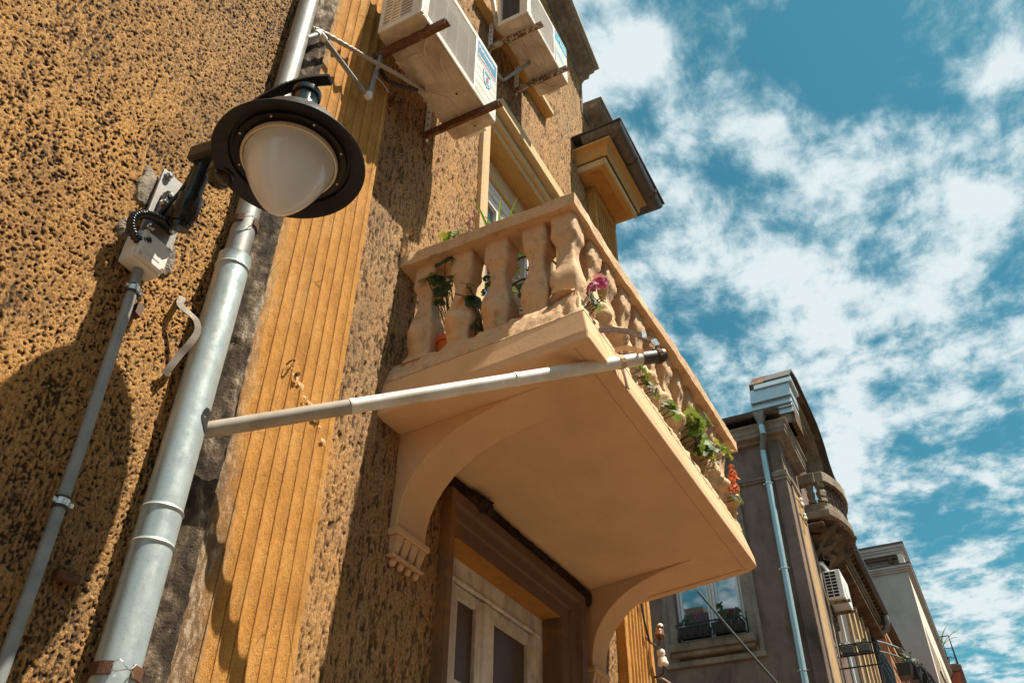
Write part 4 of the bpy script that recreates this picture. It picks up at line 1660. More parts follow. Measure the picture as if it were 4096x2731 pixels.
# --- the nearer unit
A1 = thing('air_conditioner', 'nearer ivory air conditioner with fine slatted front, blue name plate and badge', 'air conditioner', (2.3, 1.73, 5.648))
x0, x1, y0, y1, z0, z1 = 1.912, 2.706, 1.586, 1.866, 5.648, 6.212
_, gz0, gz1 = ac_shell(A1, x0, x1, y0, y1, z0, z1, 1.968, 2.452)
base_pan(A1, x0, x1, y0, y1, z0, [
    ('o', 2.453, 1.635, .020), ('o', 2.496, 1.762, .020), ('o', 2.08, 1.80, .022),
    ('r', [(2.16, 1.62), (2.24, 1.66), (2.40, 1.66), (2.52, 1.70)], .012), ('r', [(2.05, 1.64), (2.12, 1.70), (2.30, 1.705)], .012),
    ('r', [(2.36, 1.80), (2.44, 1.74), (2.56, 1.74), (2.62, 1.70)], .012), ('r', [(1.96, 1.80), (2.00, 1.70), (1.99, 1.62)], .010),
    ('r', [(2.14, 1.604), (2.30, 1.604), (2.58, 1.61)], .008), ('r', [(2.40, 1.85), (2.55, 1.85)], .010),
    ('p', 2.10, 2.30, 1.735, 1.80), ('h', 2.136, 1.772, .018, .014), ('h', 2.237, 1.775, .018, .014), ('h', 2.172, 1.765, .006, .005), ('h', 2.203, 1.772, .006, .006),
    ('h', 2.24, 1.604, .006, .005), ('h', 2.426, 1.682, .006, .006), ('h', 1.99, 1.60, .005, .005), ('h', 2.665, 1.70, .005, .005)])
g = MB()
n = 34
for k in range(n):
    z = gz0 + (gz1 - gz0) * (k + .5) / n
    g.box(1.968, 2.452, y0 + .004, y0 + .006, z - .0016, z + .0016)
for k in range(4):
    x = 1.968 + (2.452 - 1.968) * (k + .5) / 4
    g.box(x - .002, x + .002, y0 + .012, y0 + .016, gz0, gz1)
g.build('front_grille', 'ac', A1, kind='stuff')
g = MB()
for k in range(15):
    z = z0 + .055 + .030 * (k + .4)
    if z < z1 - .06:
        g.box(x0 + .001, x0 + .009, y0 + .070, y1 - .028, z - .004, z + .004)
for y in (1.735, 1.79):
    g.box(x0 + .0012, x0 + .0088, y - .005, y + .005, z0 + .055, z1 - .06)
g.build('side_grille', 'ac', A1)
MB().box(x0 + .05, x0 + .06, y0 + .07, 1.78, z0 + .02, z1 - .02).build('coil', 'gutter', A1)
gr = MB()
for k in range(5):
    z = 5.70 + k * .075
    gr.box(2.455, 2.700, y0 - .0010, y0 + .0006, z - .0012, z + .0012)
gr.build('panel_groove', 'grey_print', A1)
NP_ = MB().box(2.470, 2.690, y0 - .0016, y0 + .0004, 6.062, 6.170).build('name_plate', 'blue_label', A1)
lettering('Panasonic', .047, (2.479, y0 - .0020, 6.108), (1, 0, 0), (0, 0, 1), 'white', A1, bold=.0012)
MB().box(2.470, 2.690, y0 - .0014, y0 + .0004, 6.022, 6.058).build('name_strip', 'grey_print', A1)
lettering('INVERTER', .034, (2.482, y0 - .0018, 6.029), (1, 0, 0), (0, 0, 1), 'white', A1)
sh = [(2.548, 5.985), (2.628, 5.985), (2.636, 5.965), (2.634, 5.90), (2.620, 5.865), (2.588, 5.840), (2.556, 5.865), (2.542, 5.90), (2.540, 5.965)]
MB().prism(sh, lambda x, z: (x, y0 - .0014, z), lambda x, z: (x, y0 + .0004, z)).build('badge', 'navy_print', A1)
sh2 = [(2.588 + (x - 2.588) * .90, 5.915 + (z - 5.915) * .93) for x, z in sh]
MB().prism(sh2, lambda x, z: (x, y0 - .0024, z), lambda x, z: (x, y0 - .0012, z)).build('badge_field', 'pale_label', A1)
lettering('COP', .030, (2.588, y0 - .0030, 5.950), (1, 0, 0), (0, 0, 1), 'navy_print', A1, align='CENTER', bold=.0008)
lettering('5', .062, (2.590, y0 - .0030, 5.894), (1, 0, 0), (0, 0, 1), 'red_print', A1, align='CENTER', bold=.002)
lettering('YEAR', .018, (2.588, y0 - .0030, 5.868), (1, 0, 0), (0, 0, 1), 'navy_print', A1, align='CENTER')
m = MB()
m.box(2.7065, 2.735, 1.66, 1.80, 5.652, 5.86)
m.build('valve_cover', 'ac', A1, bevel=.01)

# --- the farther unit
A2 = thing('air_conditioner', 'higher air conditioner with wire mesh front, turquoise label and open coil end', 'air conditioner', (3.48, 1.71, 7.444))
x0, x1, y0, y1, z0, z1 = 3.128, 3.840, 1.588, 1.845, 7.444, 7.928
_, gz0, gz1 = ac_shell(A2, x0, x1, y0, y1, z0, z1, 3.178, 3.590)
base_pan(A2, x0, x1, y0, y1, z0, [
    ('r', [(3.30, 1.74), (3.44, 1.75), (3.56, 1.74)], .012), ('r', [(3.30, 1.66), (3.50, 1.66), (3.58, 1.665), (3.585, 1.69), (3.56, 1.70)], .009),
    ('r', [(3.52, 1.74), (3.58, 1.735), (3.60, 1.70), (3.66, 1.69), (3.68, 1.73), (3.66, 1.77)], .009), ('o', 3.64, 1.735, .010),
    ('r', [(3.72, 1.78), (3.76, 1.74), (3.80, 1.72), (3.81, 1.66)], .009), ('r', [(3.15, 1.80), (3.20, 1.76), (3.22, 1.64)], .008),
    ('p', 3.32, 3.47, 1.765, 1.82), ('h', 3.42, 1.79, .007, .006), ('h', 3.45, 1.78, .006, .005), ('h', 3.36, 1.74, .006, .005)])
g = MB()
c0, c1 = 3.178, 3.590
for k in range(26):
    x = c0 + (c1 - c0) * (k + .5) / 26
    g.tube([(x, y0 + .002, gz0), (x, y0 + .002, gz1)], .0014, 4, False)
for k in range(30):
    z = gz0 + (gz1 - gz0) * (k + .5) / 30
    g.tube([(c0, y0 + .006, z), (c1, y0 + .006, z)], .0014, 4, False)
for (xa, xb) in ((c0, c0 + .06), (c1, c1 - .06)):                      # rounded corners of the opening
    for (za, zb) in ((gz0, gz0 + .06), (gz1, gz1 - .06)):
        g.prism([(xa, za), (xb, za), (xa + (xb - xa) * .4, za + (zb - za) * .12), (xa + (xb - xa) * .12, za + (zb - za) * .4), (xa, zb)],
                lambda x, z: (x, y0 - .0005, z), lambda x, z: (x, y0 + .010, z))
g.build('front_mesh', 'ac', A2, kind='stuff')
cl_ = MB()
for k in range(14):
    y = y0 + .078 + k * .0105
    cl_.box(x0 + .008, x0 + .012, y, y + .004, z0 + .055, z1 - .06)
cl_.build('coil_fin', 'gutter', A2, kind='stuff')
MB().box(x0 + .014, x0 + .02, y0 + .07, y1 - .03, z0 + .05, z1 - .05).build('coil', 'cable', A2)
MB().box(3.612, 3.832, y0 - .0016, y0 + .0004, 7.792, 7.908).build('name_plate', 'cyan_label', A2)
lettering('Midea', .068, (3.668, y0 - .0022, 7.826), (1, 0, 0), (0, 0, 1), 'white', A2, bold=.0012)
ar = MB()
for i in range(14):
    t0, t1 = R(60 + i * 17), R(60 + (i + 1) * 17)
    ar.bar((3.640 + .020 * math.cos(t0), y0 - .0022, 7.850 + .030 * math.sin(t0)), (3.640 + .020 * math.cos(t1), y0 - .0022, 7.850 + .030 * math.sin(t1)), .005, .0012, up=(0, 1, 0))
ar.build('logo_swirl', 'white', A2)
m = MB()
for k, (a, c) in enumerate(((3.63, 3.78), (3.63, 3.80), (3.63, 3.75))):
    m.box(a, c, y0 - .0012, y0 + .0004, 7.60 + k * .028, 7.618 + k * .028)
m.build('info_print', 'pale_label', A2)
MB().box(3.600, 3.612, y0 - .0014, y0 + .0004, 7.48, 7.66).build('panel_groove', 'grey_print', A2)
MB().box(3.8405, 3.866, 1.66, 1.78, 7.448, 7.62).build('valve_cover', 'ac', A2, bevel=.01)


# --- steel brackets
def ac_bracket(x, yend, ztop, mat, label, zleg, yfoot=2.0):
    t = thing('bracket', label, 'bracket', (x, 2.0, ztop - .045), 'steel brackets carrying the air conditioners')
    m_ = MB()
    y_a = yend
    # flange with slots: two runners and cross pieces
    w = .052
    m_.box(x - w / 2, x - w / 2 + .014, y_a, yfoot, ztop - .004, ztop)
    m_.box(x + w / 2 - .014, x + w / 2, y_a, yfoot, ztop - .004, ztop)
    segs = [(y_a, y_a + .022), (y_a + .052, y_a + .095), (y_a + .125, y_a + .25), (y_a + .285, y_a + .40), (y_a + .43, yfoot)]
    for a, c in segs:
        m_.box(x - w / 2 + .0142, x + w / 2 - .0142, a, c, ztop - .0039, ztop - .0001)
    m_.box(x - w / 2 - .0032, x - w / 2 - .0002, y_a, yfoot, ztop - .056, ztop)      # web
    m_.box(x - w / 2, x - w / 2 + .016, y_a, yfoot, ztop - .056, ztop - .0525)        # lower lip
    m_.build('arm', mat, t, bevel=.001, seg=1)
    l_ = MB()
    l_.box(x - .020, x + .020, 1.985, 1.989, ztop - .05, ztop + zleg)
    l_.box(x - .024, x - .0202, 1.950, 1.989, ztop - .05, ztop + zleg)
    l_.build('wall_leg', 'white', t, bevel=.001, seg=1)
    h_ = MB()
    for k in range(4):
        z = ztop + zleg * (.25 + .2 * k)
        h_.box(x - .006, x + .006, 1.9840, 1.9849, z - .012, z + .012)
        h_.box(x - .0250, x - .0241, 1.962, 1.972, z - .03, z - .015)
    h_.build('slot', 'rust', t)
    put(bme, 'bolt', t, (x, 1.72, ztop - .006), (R(90), 0, 0), .8)
    put(bme, 'bolt', t, (x, 1.60, ztop - .006), (R(90), 0, 0), .8)
    return t


ac_bracket(2.022, 1.492, 5.647, 'bracket_a', 'rust-blackened bracket under the left end of the nearer air conditioner', .30)
ac_bracket(2.592, 1.486, 5.647, 'bracket_a', 'rust-eaten bracket under the right end of the nearer air conditioner', .30)
ac_bracket(3.262, 1.532, 7.443, 'bracket_b', 'rusty cream bracket under the coil end of the higher air conditioner', .30)
ac_bracket(3.695, 1.526, 7.443, 'bracket_b', 'rusty cream bracket under the labelled end of the higher air conditioner', .30)

# --- hoses
pts = catmull([(1.545, 1.945, 5.235), (1.585, 1.925, 5.265), (1.795, 1.915, 5.400), (1.904, 1.885, 5.430), (2.057, 1.840, 5.482), (2.20, 1.828, 5.560), (2.300, 1.829, 5.618), (2.313, 1.829, 5.645)], 22)
tag(MB().tube(pts, [.0135 if i % 4 < 2 else .0105 for i in range(len(pts))], 10).build('drain_hose', 'hose', smooth=2), 'ribbed taupe drain hose running from the nearer air conditioner to the pipe', 'hose')
pts = catmull([(2.01, 1.94, 5.62), (2.06, 1.93, 5.56), (2.10, 1.90, 5.50), (2.18, 1.86, 5.52), (2.26, 1.835, 5.58)], 16)
tag(MB().tube(pts, [.013 if i % 4 < 2 else .0105 for i in range(len(pts))], 8).build('drain_hose', 'cable', smooth=2), 'dark ribbed hose looped behind the nearer air conditioner', 'hose')
gp = thing('drain_pipe', 'grey drain pipe with white elbows on the pilaster below the air conditioner', 'pipe', (1.78, 1.9, 5.1))
MB().tube([(1.525, 1.915, 5.110), (1.560, 1.90, 5.175), (1.575, 1.90, 5.200)], .0125, 12).build('tube', 'conduit', gp, smooth=True)
MB().tube([(1.600, 1.90, 5.207), (1.955, 1.90, 5.195)], .0125, 12).build('tube', 'conduit', gp, smooth=True)
MB().tube([(1.972, 1.90, 5.215), (1.996, 1.90, 5.480), (2.005, 1.90, 5.600)], .0125, 12).build('tube', 'conduit', gp, smooth=True)
MB().tube(catmull([(1.560, 1.90, 5.180), (1.572, 1.90, 5.205), (1.615, 1.90, 5.208)], 5), .017, 14).build('elbow', 'pvc', gp, smooth=True)
MB().tube(catmull([(1.940, 1.90, 5.195), (1.968, 1.90, 5.196), (1.974, 1.90, 5.232)], 5), .017, 14).build('elbow', 'pvc', gp, smooth=True)
MB().tube(catmull([(1.985, 1.885, 5.41), (1.978, 1.88, 5.37), (2.02, 1.87, 5.36), (2.07, 1.86, 5.33)], 6), .0022, 6).build('wire_tie', 'steel', gp, smooth=2)
tag(MB().tube(catmull([(3.506, 1.771, 7.446), (3.498, 1.775, 7.41), (3.42, 1.835, 7.25), (3.345, 1.895, 7.09), (3.320, 1.910, 7.075), (3.27, 1.925, 7.10), (3.235, 1.94, 7.13)], 6), .0125, 12).build('drain_pipe', 'conduit', smooth=True), 'bent grey drain pipe under the higher air conditioner', 'pipe')
tag(MB().tube(catmull([(3.120, 1.955, 8.60), (3.150, 1.945, 8.20), (3.178, 1.925, 7.947), (3.215, 1.92, 7.745), (3.240, 1.915, 7.650), (3.275, 1.895, 7.612), (3.310, 1.865, 7.640), (3.30, 1.84, 7.70)], 6), .021, 14).build('refrigerant_line', 'insul', smooth=True), 'cream wrapped refrigerant line entering the higher air conditioner', 'hose')

# ================================================================== PLANTS ON THE BALCONY
def leaf_mesh(name, mat, lobes=7, seed=0, round_=True):
    m_ = MB()
    vs_ = [(0, 0, 0)]
    n_ = lobes * 3
    rr_ = random.Random(seed)
    for ring, (f, z) in enumerate(((.55, .07), (1.0, .12))):
        for k in range(n_):
            a = R(25) + (2 * math.pi - R(50)) * k / (n_ - 1)
            sc_ = 1 + (.10 * math.cos(a * lobes) if ring else 0)
            dz = z + .10 * math.cos(a * lobes * .5 + seed) * f + rr_.uniform(-.03, .03)
            vs_.append((-math.cos(a) * f * sc_, math.sin(a) * f * sc_, dz))
    fs_ = [(0, 1 + k, 2 + k) for k in range(n_ - 1)]
    for k in range(n_ - 1):
        fs_.append((1 + k, 1 + n_ + k, 2 + n_ + k, 2 + k))
    m_.add(vs_, fs_)
    me = bpy.data.meshes.new(name)
    me.from_pydata(m_.v, [], m_.f)
    me.materials.append(M[mat])
    for p in me.polygons:
        p.use_smooth = True
    return me


LEAF = {k: leaf_mesh('leaf', k, s, i) for i, (k, s) in enumerate((('leaf', 7), ('leaf_dark', 7), ('leaf_yellow', 6), ('leaf_lime', 7), ('leaf_rust', 5)))}


def blade_mesh(mat):
    m_ = MB()
    vs_ = []
    for i in range(7):
        t = i / 6
        w = .06 * (1 - t) ** .6 + .004
        x = t
        z = .75 * t - .62 * t * t
        vs_ += [(x, -w, z), (x, 0, z - .02), (x, w, z)]
    fs_ = []
    for i in range(6):
        for k in range(2):
            fs_.append((i * 3 + k, i * 3 + k + 1, i * 3 + k + 4, i * 3 + k + 3))
    me = bpy.data.meshes.new('blade')
    me.from_pydata(vs_, [], fs_)
    me.materials.append(M[mat])
    return me


def flower_mesh(mat, n=14, seed=1):
    rr_ = random.Random(seed)
    vs_, fs_ = [], []
    for i in range(n):
        d = Vector((rr_.uniform(-1, 1), rr_.uniform(-1, 1), rr_.uniform(-.5, 1))).normalized()
        c = d * .72
        u, w = frame(d)
        ph = rr_.uniform(0, 6)
        for k in range(5):
            a = ph + 2 * math.pi * k / 5
            r = u * math.cos(a) + w * math.sin(a)
            s_ = u * -math.sin(a) + w * math.cos(a)
            b_ = len(vs_)
            L = rr_.uniform(.34, .46)
            vs_ += [c, c + r * L * .55 + s_ * .17 + d * .10, c + r * L + d * .16, c + r * L * .55 - s_ * .17 + d * .10]
            fs_.append((b_, b_ + 1, b_ + 2, b_ + 3))
    me = bpy.data.meshes.new('flower')
    me.from_pydata([tuple(v) for v in vs_], [], fs_)
    me.materials.append(M[mat])
    return me


FL = {k: flower_mesh(k, n_, i) for i, (k, n_) in enumerate((('magenta', 11), ('pink', 20), ('coral', 16), ('yellow', 3), ('maroon', 9)))}
BLADE = blade_mesh('leaf_lime')
prnd = random.Random(21)


def plant(name, label, base, leaves, flowers=(), pot=None, cat='plant', group='plants on the tan balcony', stemr=.0035, face=None):
    t = thing(name, label, cat, base, group)
    B = Vector(base)
    if pot:
        pm, r, h = pot
        MB().lathe([(r * .72, 0), (r * .95, h * .86), (r * 1.06, h * .86), (r * 1.06, h), (r * .96, h), (r * .92, h * .9), (0, h * .88)], base, n=20).build('pot', pm, t, smooth=True)
        B = B + Vector((0, 0, h * .88))
    sm = MB()
    for (p, s_, mt) in leaves:
        p = Vector(p)
        mid_ = (B + p) / 2 + Vector((prnd.uniform(-.02, .02), prnd.uniform(-.02, .02), (p.z - B.z) * .12))
        sm.tube(catmull([B, mid_, p], 4), stemr * .8, 5, False)
        if face is None:
            rot = (R(prnd.uniform(25, 75)) * prnd.choice((-1, 1)), R(prnd.uniform(-50, 30)), R(prnd.uniform(0, 360)))
        else:
            rot = (R(face[0] + prnd.uniform(-25, 25)), R(face[1] + prnd.uniform(-25, 25)), R(face[2] + prnd.uniform(-50, 50)))
        put(LEAF[mt], 'leaf', t, p, rot, s_)
    for (p, s_, mt) in flowers:
        p = Vector(p)
        sm.tube(catmull([B, (B + p) / 2 + Vector((0, 0, .02)), p], 4), stemr * .7, 5, False)
        put(FL[mt], 'flower', t, p, (R(prnd.uniform(0, 60)), R(prnd.uniform(0, 60)), R(prnd.uniform(0, 360))), s_)
    sm.build('stem', 'stem', t, smooth=2)
    return t


# faces towards the open sides of the balustrade
SX = (0, -62, 20)
plant('potted_geranium', 'dark geranium in an orange pot between the first two balusters from the wall', (2.66, 1.755, 3.862),
      [((2.540, 1.748, 4.475), .054, 'leaf_dark'), ((2.535, 1.842, 4.408), .046, 'leaf_yellow'), ((2.56, 1.790, 4.376), .050, 'leaf_dark'), ((2.57, 1.775, 4.405), .040, 'leaf_dark'),
       ((2.565, 1.752, 4.312), .050, 'leaf_dark'), ((2.58, 1.785, 4.325), .04, 'leaf_dark'), ((2.60, 1.735, 4.39), .038, 'leaf'), ((2.56, 1.725, 4.365), .034, 'leaf'), ((2.60, 1.76, 4.25), .036, 'leaf_dark'), ((2.60, 1.80, 4.28), .03, 'leaf_dark')],
      pot=('terracotta', .075, .20), face=SX)
plant('potted_geranium', 'sparse geranium reaching between the second and third balusters', (2.68, 1.575, 3.862),
      [((2.545, 1.620, 4.285), .030, 'leaf_yellow'), ((2.55, 1.600, 4.262), .028, 'leaf_yellow'), ((2.545, 1.620, 4.210), .052, 'leaf_dark'), ((2.56, 1.580, 4.160), .050, 'leaf_dark'), ((2.56, 1.60, 4.18), .036, 'leaf_dark'),
       ((2.58, 1.582, 4.062), .030, 'leaf_dark'), ((2.57, 1.575, 4.02), .028, 'leaf_dark')], pot=('terracotta', .07, .16), face=SX)
plant('potted_geranium', 'small plant in an orange pot behind the gap before the fourth baluster', (2.68, 1.350, 3.862),
      [((2.60, 1.364, 4.170), .034, 'leaf_dark'), ((2.60, 1.340, 4.14), .03, 'leaf'), ((2.62, 1.36, 4.22), .026, 'leaf')], pot=('terracotta', .070, .185), face=SX)
plant('potted_geranium', 'dark leafy plant in the shade behind the corner post', (2.72, 1.165, 3.862),
      [((2.62, 1.178, 4.10), .040, 'leaf_dark'), ((2.62, 1.165, 4.05), .038, 'leaf_dark'), ((2.63, 1.19, 4.0), .036, 'leaf_dark'), ((2.63, 1.175, 4.18), .026, 'leaf_dark'), ((2.63, 1.16, 3.97), .03, 'leaf_dark')], pot=('cable', .06, .12), face=SX)
# wire stand with a trailing plant
stn = thing('plant_stand', 'black wire plant stand behind the balustrade', 'plant stand', (2.86, 1.40, 3.862))
m = MB()
for a in (.0, 1.57, 3.14, 4.71):
    cx, cy = 2.86 + .13 * math.cos(a + .4), 1.42 + .13 * math.sin(a + .4)
    m.tube([(cx, cy, 3.862), (cx, cy, 4.56)], .008, 8)
for z in (4.15, 4.38, 4.53):
    m.tube([(2.86 + .13 * math.cos(2 * math.pi * k / 20), 1.42 + .13 * math.sin(2 * math.pi * k / 20), z) for k in range(21)], .006, 6)
m.build('frame', 'iron', stn, smooth=True)
tl = []
for k in range(46):
    a = prnd.uniform(0, 6.28)
    tl.append(((2.80 + prnd.uniform(-.10, .12), 1.42 + prnd.uniform(-.14, .24), prnd.uniform(4.12, 4.62)), prnd.uniform(.012, .022), prnd.choice(('leaf', 'leaf_dark', 'leaf_lime', 'leaf'))))
plant('trailing_plant', 'fine leaved trailing plant with small yellow flowers on the wire stand', (2.86, 1.42, 4.40), tl,
      [((2.70, 1.535, 4.43), .016, 'yellow'), ((2.70, 1.40, 4.28), .014, 'yellow'), ((2.72, 1.36, 4.22), .014, 'yellow'), ((2.70, 1.56, 4.33), .014, 'yellow')], stemr=.0016)
tl = []
for k in range(26):
    tl.append(((2.68 + prnd.uniform(-.05, .06), 1.555 + prnd.uniform(-.035, .035), prnd.uniform(4.24, 4.52)), prnd.uniform(.010, .017), prnd.choice(('leaf', 'leaf_lime', 'leaf_dark'))))
plant('trailing_plant', 'wispy trailing shoots hanging in the gap beside the third baluster', (2.72, 1.56, 4.52), tl,
      [((2.66, 1.545, 4.46), .012, 'yellow'), ((2.66, 1.57, 4.36), .012, 'yellow')], stemr=.0014)
# above the rail
sp_ = thing('spider_plant', 'grassy arching plant above the short side of the handrail', 'plant', (2.78, 1.58, 4.62), 'plants on the tan balcony')
for k in range(15):
    a = R(prnd.uniform(0, 360))
    put(BLADE, 'blade', sp_, (2.78 + .03 * math.cos(a), 1.60 + .06 * math.sin(a), 4.66 + prnd.uniform(0, .1)), (R(prnd.uniform(-14, 14)), R(prnd.uniform(-55, 5)), a), (prnd.uniform(.16, .30), .16, prnd.uniform(.2, .34)))
MB().lathe([(.05, -.16), (.07, 0), (.06, .03), (0, .03)], (2.78, 1.58, 4.62), n=16).build('pot', 'terracotta', sp_, smooth=True)
plant('sedum', 'pink flowering plant above the handrail near the wall', (2.80, 1.78, 4.62), [((2.78, 1.80, 4.86), .022, 'leaf'), ((2.78, 1.75, 4.90), .02, 'leaf_dark'), ((2.79, 1.78, 4.80), .022, 'leaf')] +
      [((2.76 + prnd.uniform(-.02, .03), 1.80 + prnd.uniform(-.06, .06), 4.84 + prnd.uniform(-.04, .06)), .012, 'leaf') for k in range(10)],
      [((2.76, 1.757, 5.00), .026, 'pink'), ((2.75, 1.722, 5.01), .020, 'pink'), ((2.76, 1.765, 4.95), .020, 'pink'), ((2.76, 1.745, 4.88), .018, 'pink')])
plant('young_plant', 'pale green leaves above the handrail closest to the wall', (2.80, 1.89, 4.60), [((2.75, 1.913, 4.905), .032, 'leaf_yellow'), ((2.75, 1.88, 4.90), .030, 'leaf_lime'), ((2.76, 1.85, 4.915), .030, 'leaf_lime'), ((2.76, 1.825, 4.92), .026, 'leaf')])

# along the front
SF = (62, 0, 0)
plant('geranium', 'magenta geranium poking out beside the corner post', (2.66, 1.16, 3.90), [((2.525, .985, 3.925), .038, 'leaf_dark'), ((2.555, .980, 3.905), .030, 'leaf'), ((2.60, .99, 3.945), .024, 'leaf'), ((2.66, .985, 4.030), .020, 'leaf_rust'), ((2.665, .99, 4.05), .018, 'leaf')],
      [((2.535, .965, 4.015), .054, 'magenta'), ((2.510, .965, 3.960), .036, 'magenta')], face=SF)
plant('geranium', 'green geranium leaves hanging over the slab just past the overflow pipe', (3.10, 1.20, 3.92), [((3.045, .985, 3.945), .036, 'leaf'), ((3.09, .975, 3.935), .040, 'leaf'), ((3.14, .98, 3.925), .042, 'leaf'), ((3.16, .985, 3.895), .034, 'leaf_dark'), ((3.11, .985, 3.90), .034, 'leaf')], face=SF)
plant('geranium', 'withered rust coloured leaves between front balusters', (3.24, 1.20, 3.92), [((3.22, .99, 3.955), .034, 'leaf_rust'), ((3.25, .985, 3.93), .032, 'leaf_rust'), ((3.27, .98, 3.905), .030, 'leaf'), ((3.235, .985, 3.90), .028, 'leaf_dark')], face=SF)
plant('geranium', 'two broad green leaves over the middle of the slab edge', (3.52, 1.20, 3.92), [((3.50, .975, 3.985), .052, 'leaf'), ((3.45, .97, 3.915), .050, 'leaf'), ((3.55, .98, 3.95), .040, 'leaf'), ((3.47, .985, 3.96), .036, 'leaf_dark')], face=SF)
plant('geranium', 'bushy bright green geranium spilling over the front of the slab', (3.90, 1.20, 3.92),
      [((3.94 + prnd.uniform(-.13, .14), .965 + prnd.uniform(-.03, .03), 4.10 + prnd.uniform(-.12, .12)), prnd.uniform(.036, .054), prnd.choice(('leaf_lime', 'leaf', 'leaf_lime', 'leaf'))) for k in range(20)], face=SF)
plant('geranium', 'green and yellow half folded leaf beyond the bushy geranium', (4.02, 1.20, 3.92), [((3.985, .965, 3.985), .060, 'leaf'), ((4.01, .96, 4.01), .040, 'leaf_yellow'), ((3.90, .975, 3.99), .034, 'leaf_dark')], face=SF)
plant('geranium', 'straggly yellowing shoot leaning out under the rail end', (4.25, 1.20, 3.92), [((4.256, .96, 4.170), .044, 'leaf_yellow'), ((4.32, .955, 4.19), .030, 'leaf'), ((4.42, .95, 4.21), .032, 'leaf'), ((4.50, .945, 4.245), .034, 'leaf_yellow'), ((4.54, .945, 4.22), .030, 'leaf_yellow'), ((4.48, .95, 4.20), .03, 'leaf_lime')], face=SF)
plant('geranium', 'variegated leaf low on the slab edge left of the red flowers', (4.15, 1.20, 3.92), [((4.137, .965, 3.99), .046, 'leaf_dark'), ((4.12, .96, 4.01), .034, 'leaf_yellow'), ((4.17, .97, 3.96), .034, 'leaf')], face=SF)
plant('geranium', 'coral red geranium at the far end of the balcony', (4.60, 1.18, 3.92), [((4.680, .965, 4.020), .052, 'leaf'), ((4.70, .96, 4.16), .024, 'leaf_rust'), ((4.56, .975, 3.97), .034, 'leaf_dark'), ((4.62, .97, 3.975), .032, 'leaf')],
      [((4.585, .965, 4.075), .040, 'coral'), ((4.605, .965, 4.130), .034, 'coral'), ((4.535, .97, 4.005), .026, 'coral'), ((4.615, .965, 4.035), .030, 'coral'), ((4.575, .96, 4.165), .022, 'coral')], face=SF)

# ================================================================== THE BROWN HOUSE further along
fh = thing('house', 'brown house with a sheet zinc parapet and bowed stone balcony', 'house', (16, 2.0, 0))
FX = 13.68
w = MB()
w.box(FX, FX + .35, 2.0, 3.04, 0, 9.72)
w.box(FX, FX + .35, 4.17, 9.0, 0, 9.72)
w.box(FX, FX + .35, 3.04, 4.17, 0, 6.30)
w.box(FX, FX + .35, 3.04, 4.17, 8.40, 9.72)
w.box(FX + .35, 22.0, 2.0, 2.3, 0, 9.72)
w.box(21.7, 22.0, 2.3, 9.0, 0, 9.2)
w.build('wall', 'far', fh)
MB().box(FX + .36, 21.7, 2.31, 9.0, 9.0, 9.3).build('roof_deck', 'roof_dark', fh)
# window in the flank
FW = sweep([(0, .03), (0, -.045), (.05, -.055), (.10, -.045), (.12, -.022), (.30, -.020), (.32, .0), (.33, .10)], 0, 1.60, 8.65, 6.02, .72, .72, .75)


def flank(mb):
    mb.v = [(FX + y, 4.41 - x, z) for (x, y, z) in mb.v]
    return mb


FWo = flank(FW).build('window', 'far_stone', fh, label='white double window in a stone surround with a planter')
m = MB()
m.box(FX - .050, FX + .03, 2.80, 4.42, 5.93, 6.02)
m.build('apron_moulding', 'far_stone', FWo, bevel=.01)
m = MB()
m.box(FX - .18, FX + .02, 2.90, 4.305, 6.145, 6.275)
m.box(FX - .13, FX + .02, 2.93, 4.275, 6.075, 6.1445)
m.build('sill', 'far_stone', FWo, bevel=.012)
m = MB()
yy0, yy1 = 3.04, 4.17
m.box(FX + .06, FX + .12, yy0, yy0 + .10, 6.28, 8.40)
m.box(FX + .06, FX + .12, yy1 - .10, yy1, 6.28, 8.40)
m.box(FX + .06, FX + .12, 3.46, 3.65, 6.28, 8.40)
m.box(FX + .061, FX + .12, yy0 + .1, 3.46, 8.28, 8.40)
m.box(FX + .061, FX + .12, 3.65, yy1 - .1, 8.28, 8.40)
m.box(FX + .061, FX + .12, yy0 + .1, 3.46, 6.28, 6.38)
m.box(FX + .061, FX + .12, 3.65, yy1 - .1, 6.28, 6.38)
m.build('frame', 'upvc', FWo, bevel=.012)
m = MB()
for y in (3.50, 3.56, 3.61, 3.09, 4.115):
    m.box(FX + .052, FX + .0601, y - .008, y + .008, 6.30, 8.38)
m.build('glazing_bead', 'grey', FWo)
MB().box(FX + .085, FX + .095, 3.14, 3.46, 6.38, 8.28).build('pane', 'pane_mirror', FWo)
MB().box(FX + .085, FX + .095, 3.65, 4.07, 6.38, 8.28).build('pane', 'pane_mirror', FWo)
MB().box(FX + .20, FX + .22, 3.0, 4.2, 6.28, 8.4).build('room_dark', 'dark', FWo)
# string course, corner strip, cornice
m = MB()
m.box(FX - .055, FX + .01, 2.165, 9, 8.885, 8.925)
m.box(FX - .035, FX + .01, 2.165, 9, 8.845, 8.8845)
m.build('string_course', 'far_stone', fh, bevel=.006)
m = MB()
m.box(FX - .05, FX + .3, 1.962, 2.165, 0, 9.60)
m.build('corner_pier', 'far', fh, bevel=.01)
m = MB()
m.box(FX - .085, FX + .31, 1.93, 2.19, 8.86, 8.96)
m.box(FX - .065, FX + .31, 1.945, 2.18, 8.80, 8.8595)
m.build('pier_band', 'far_stone', fh, bevel=.008)


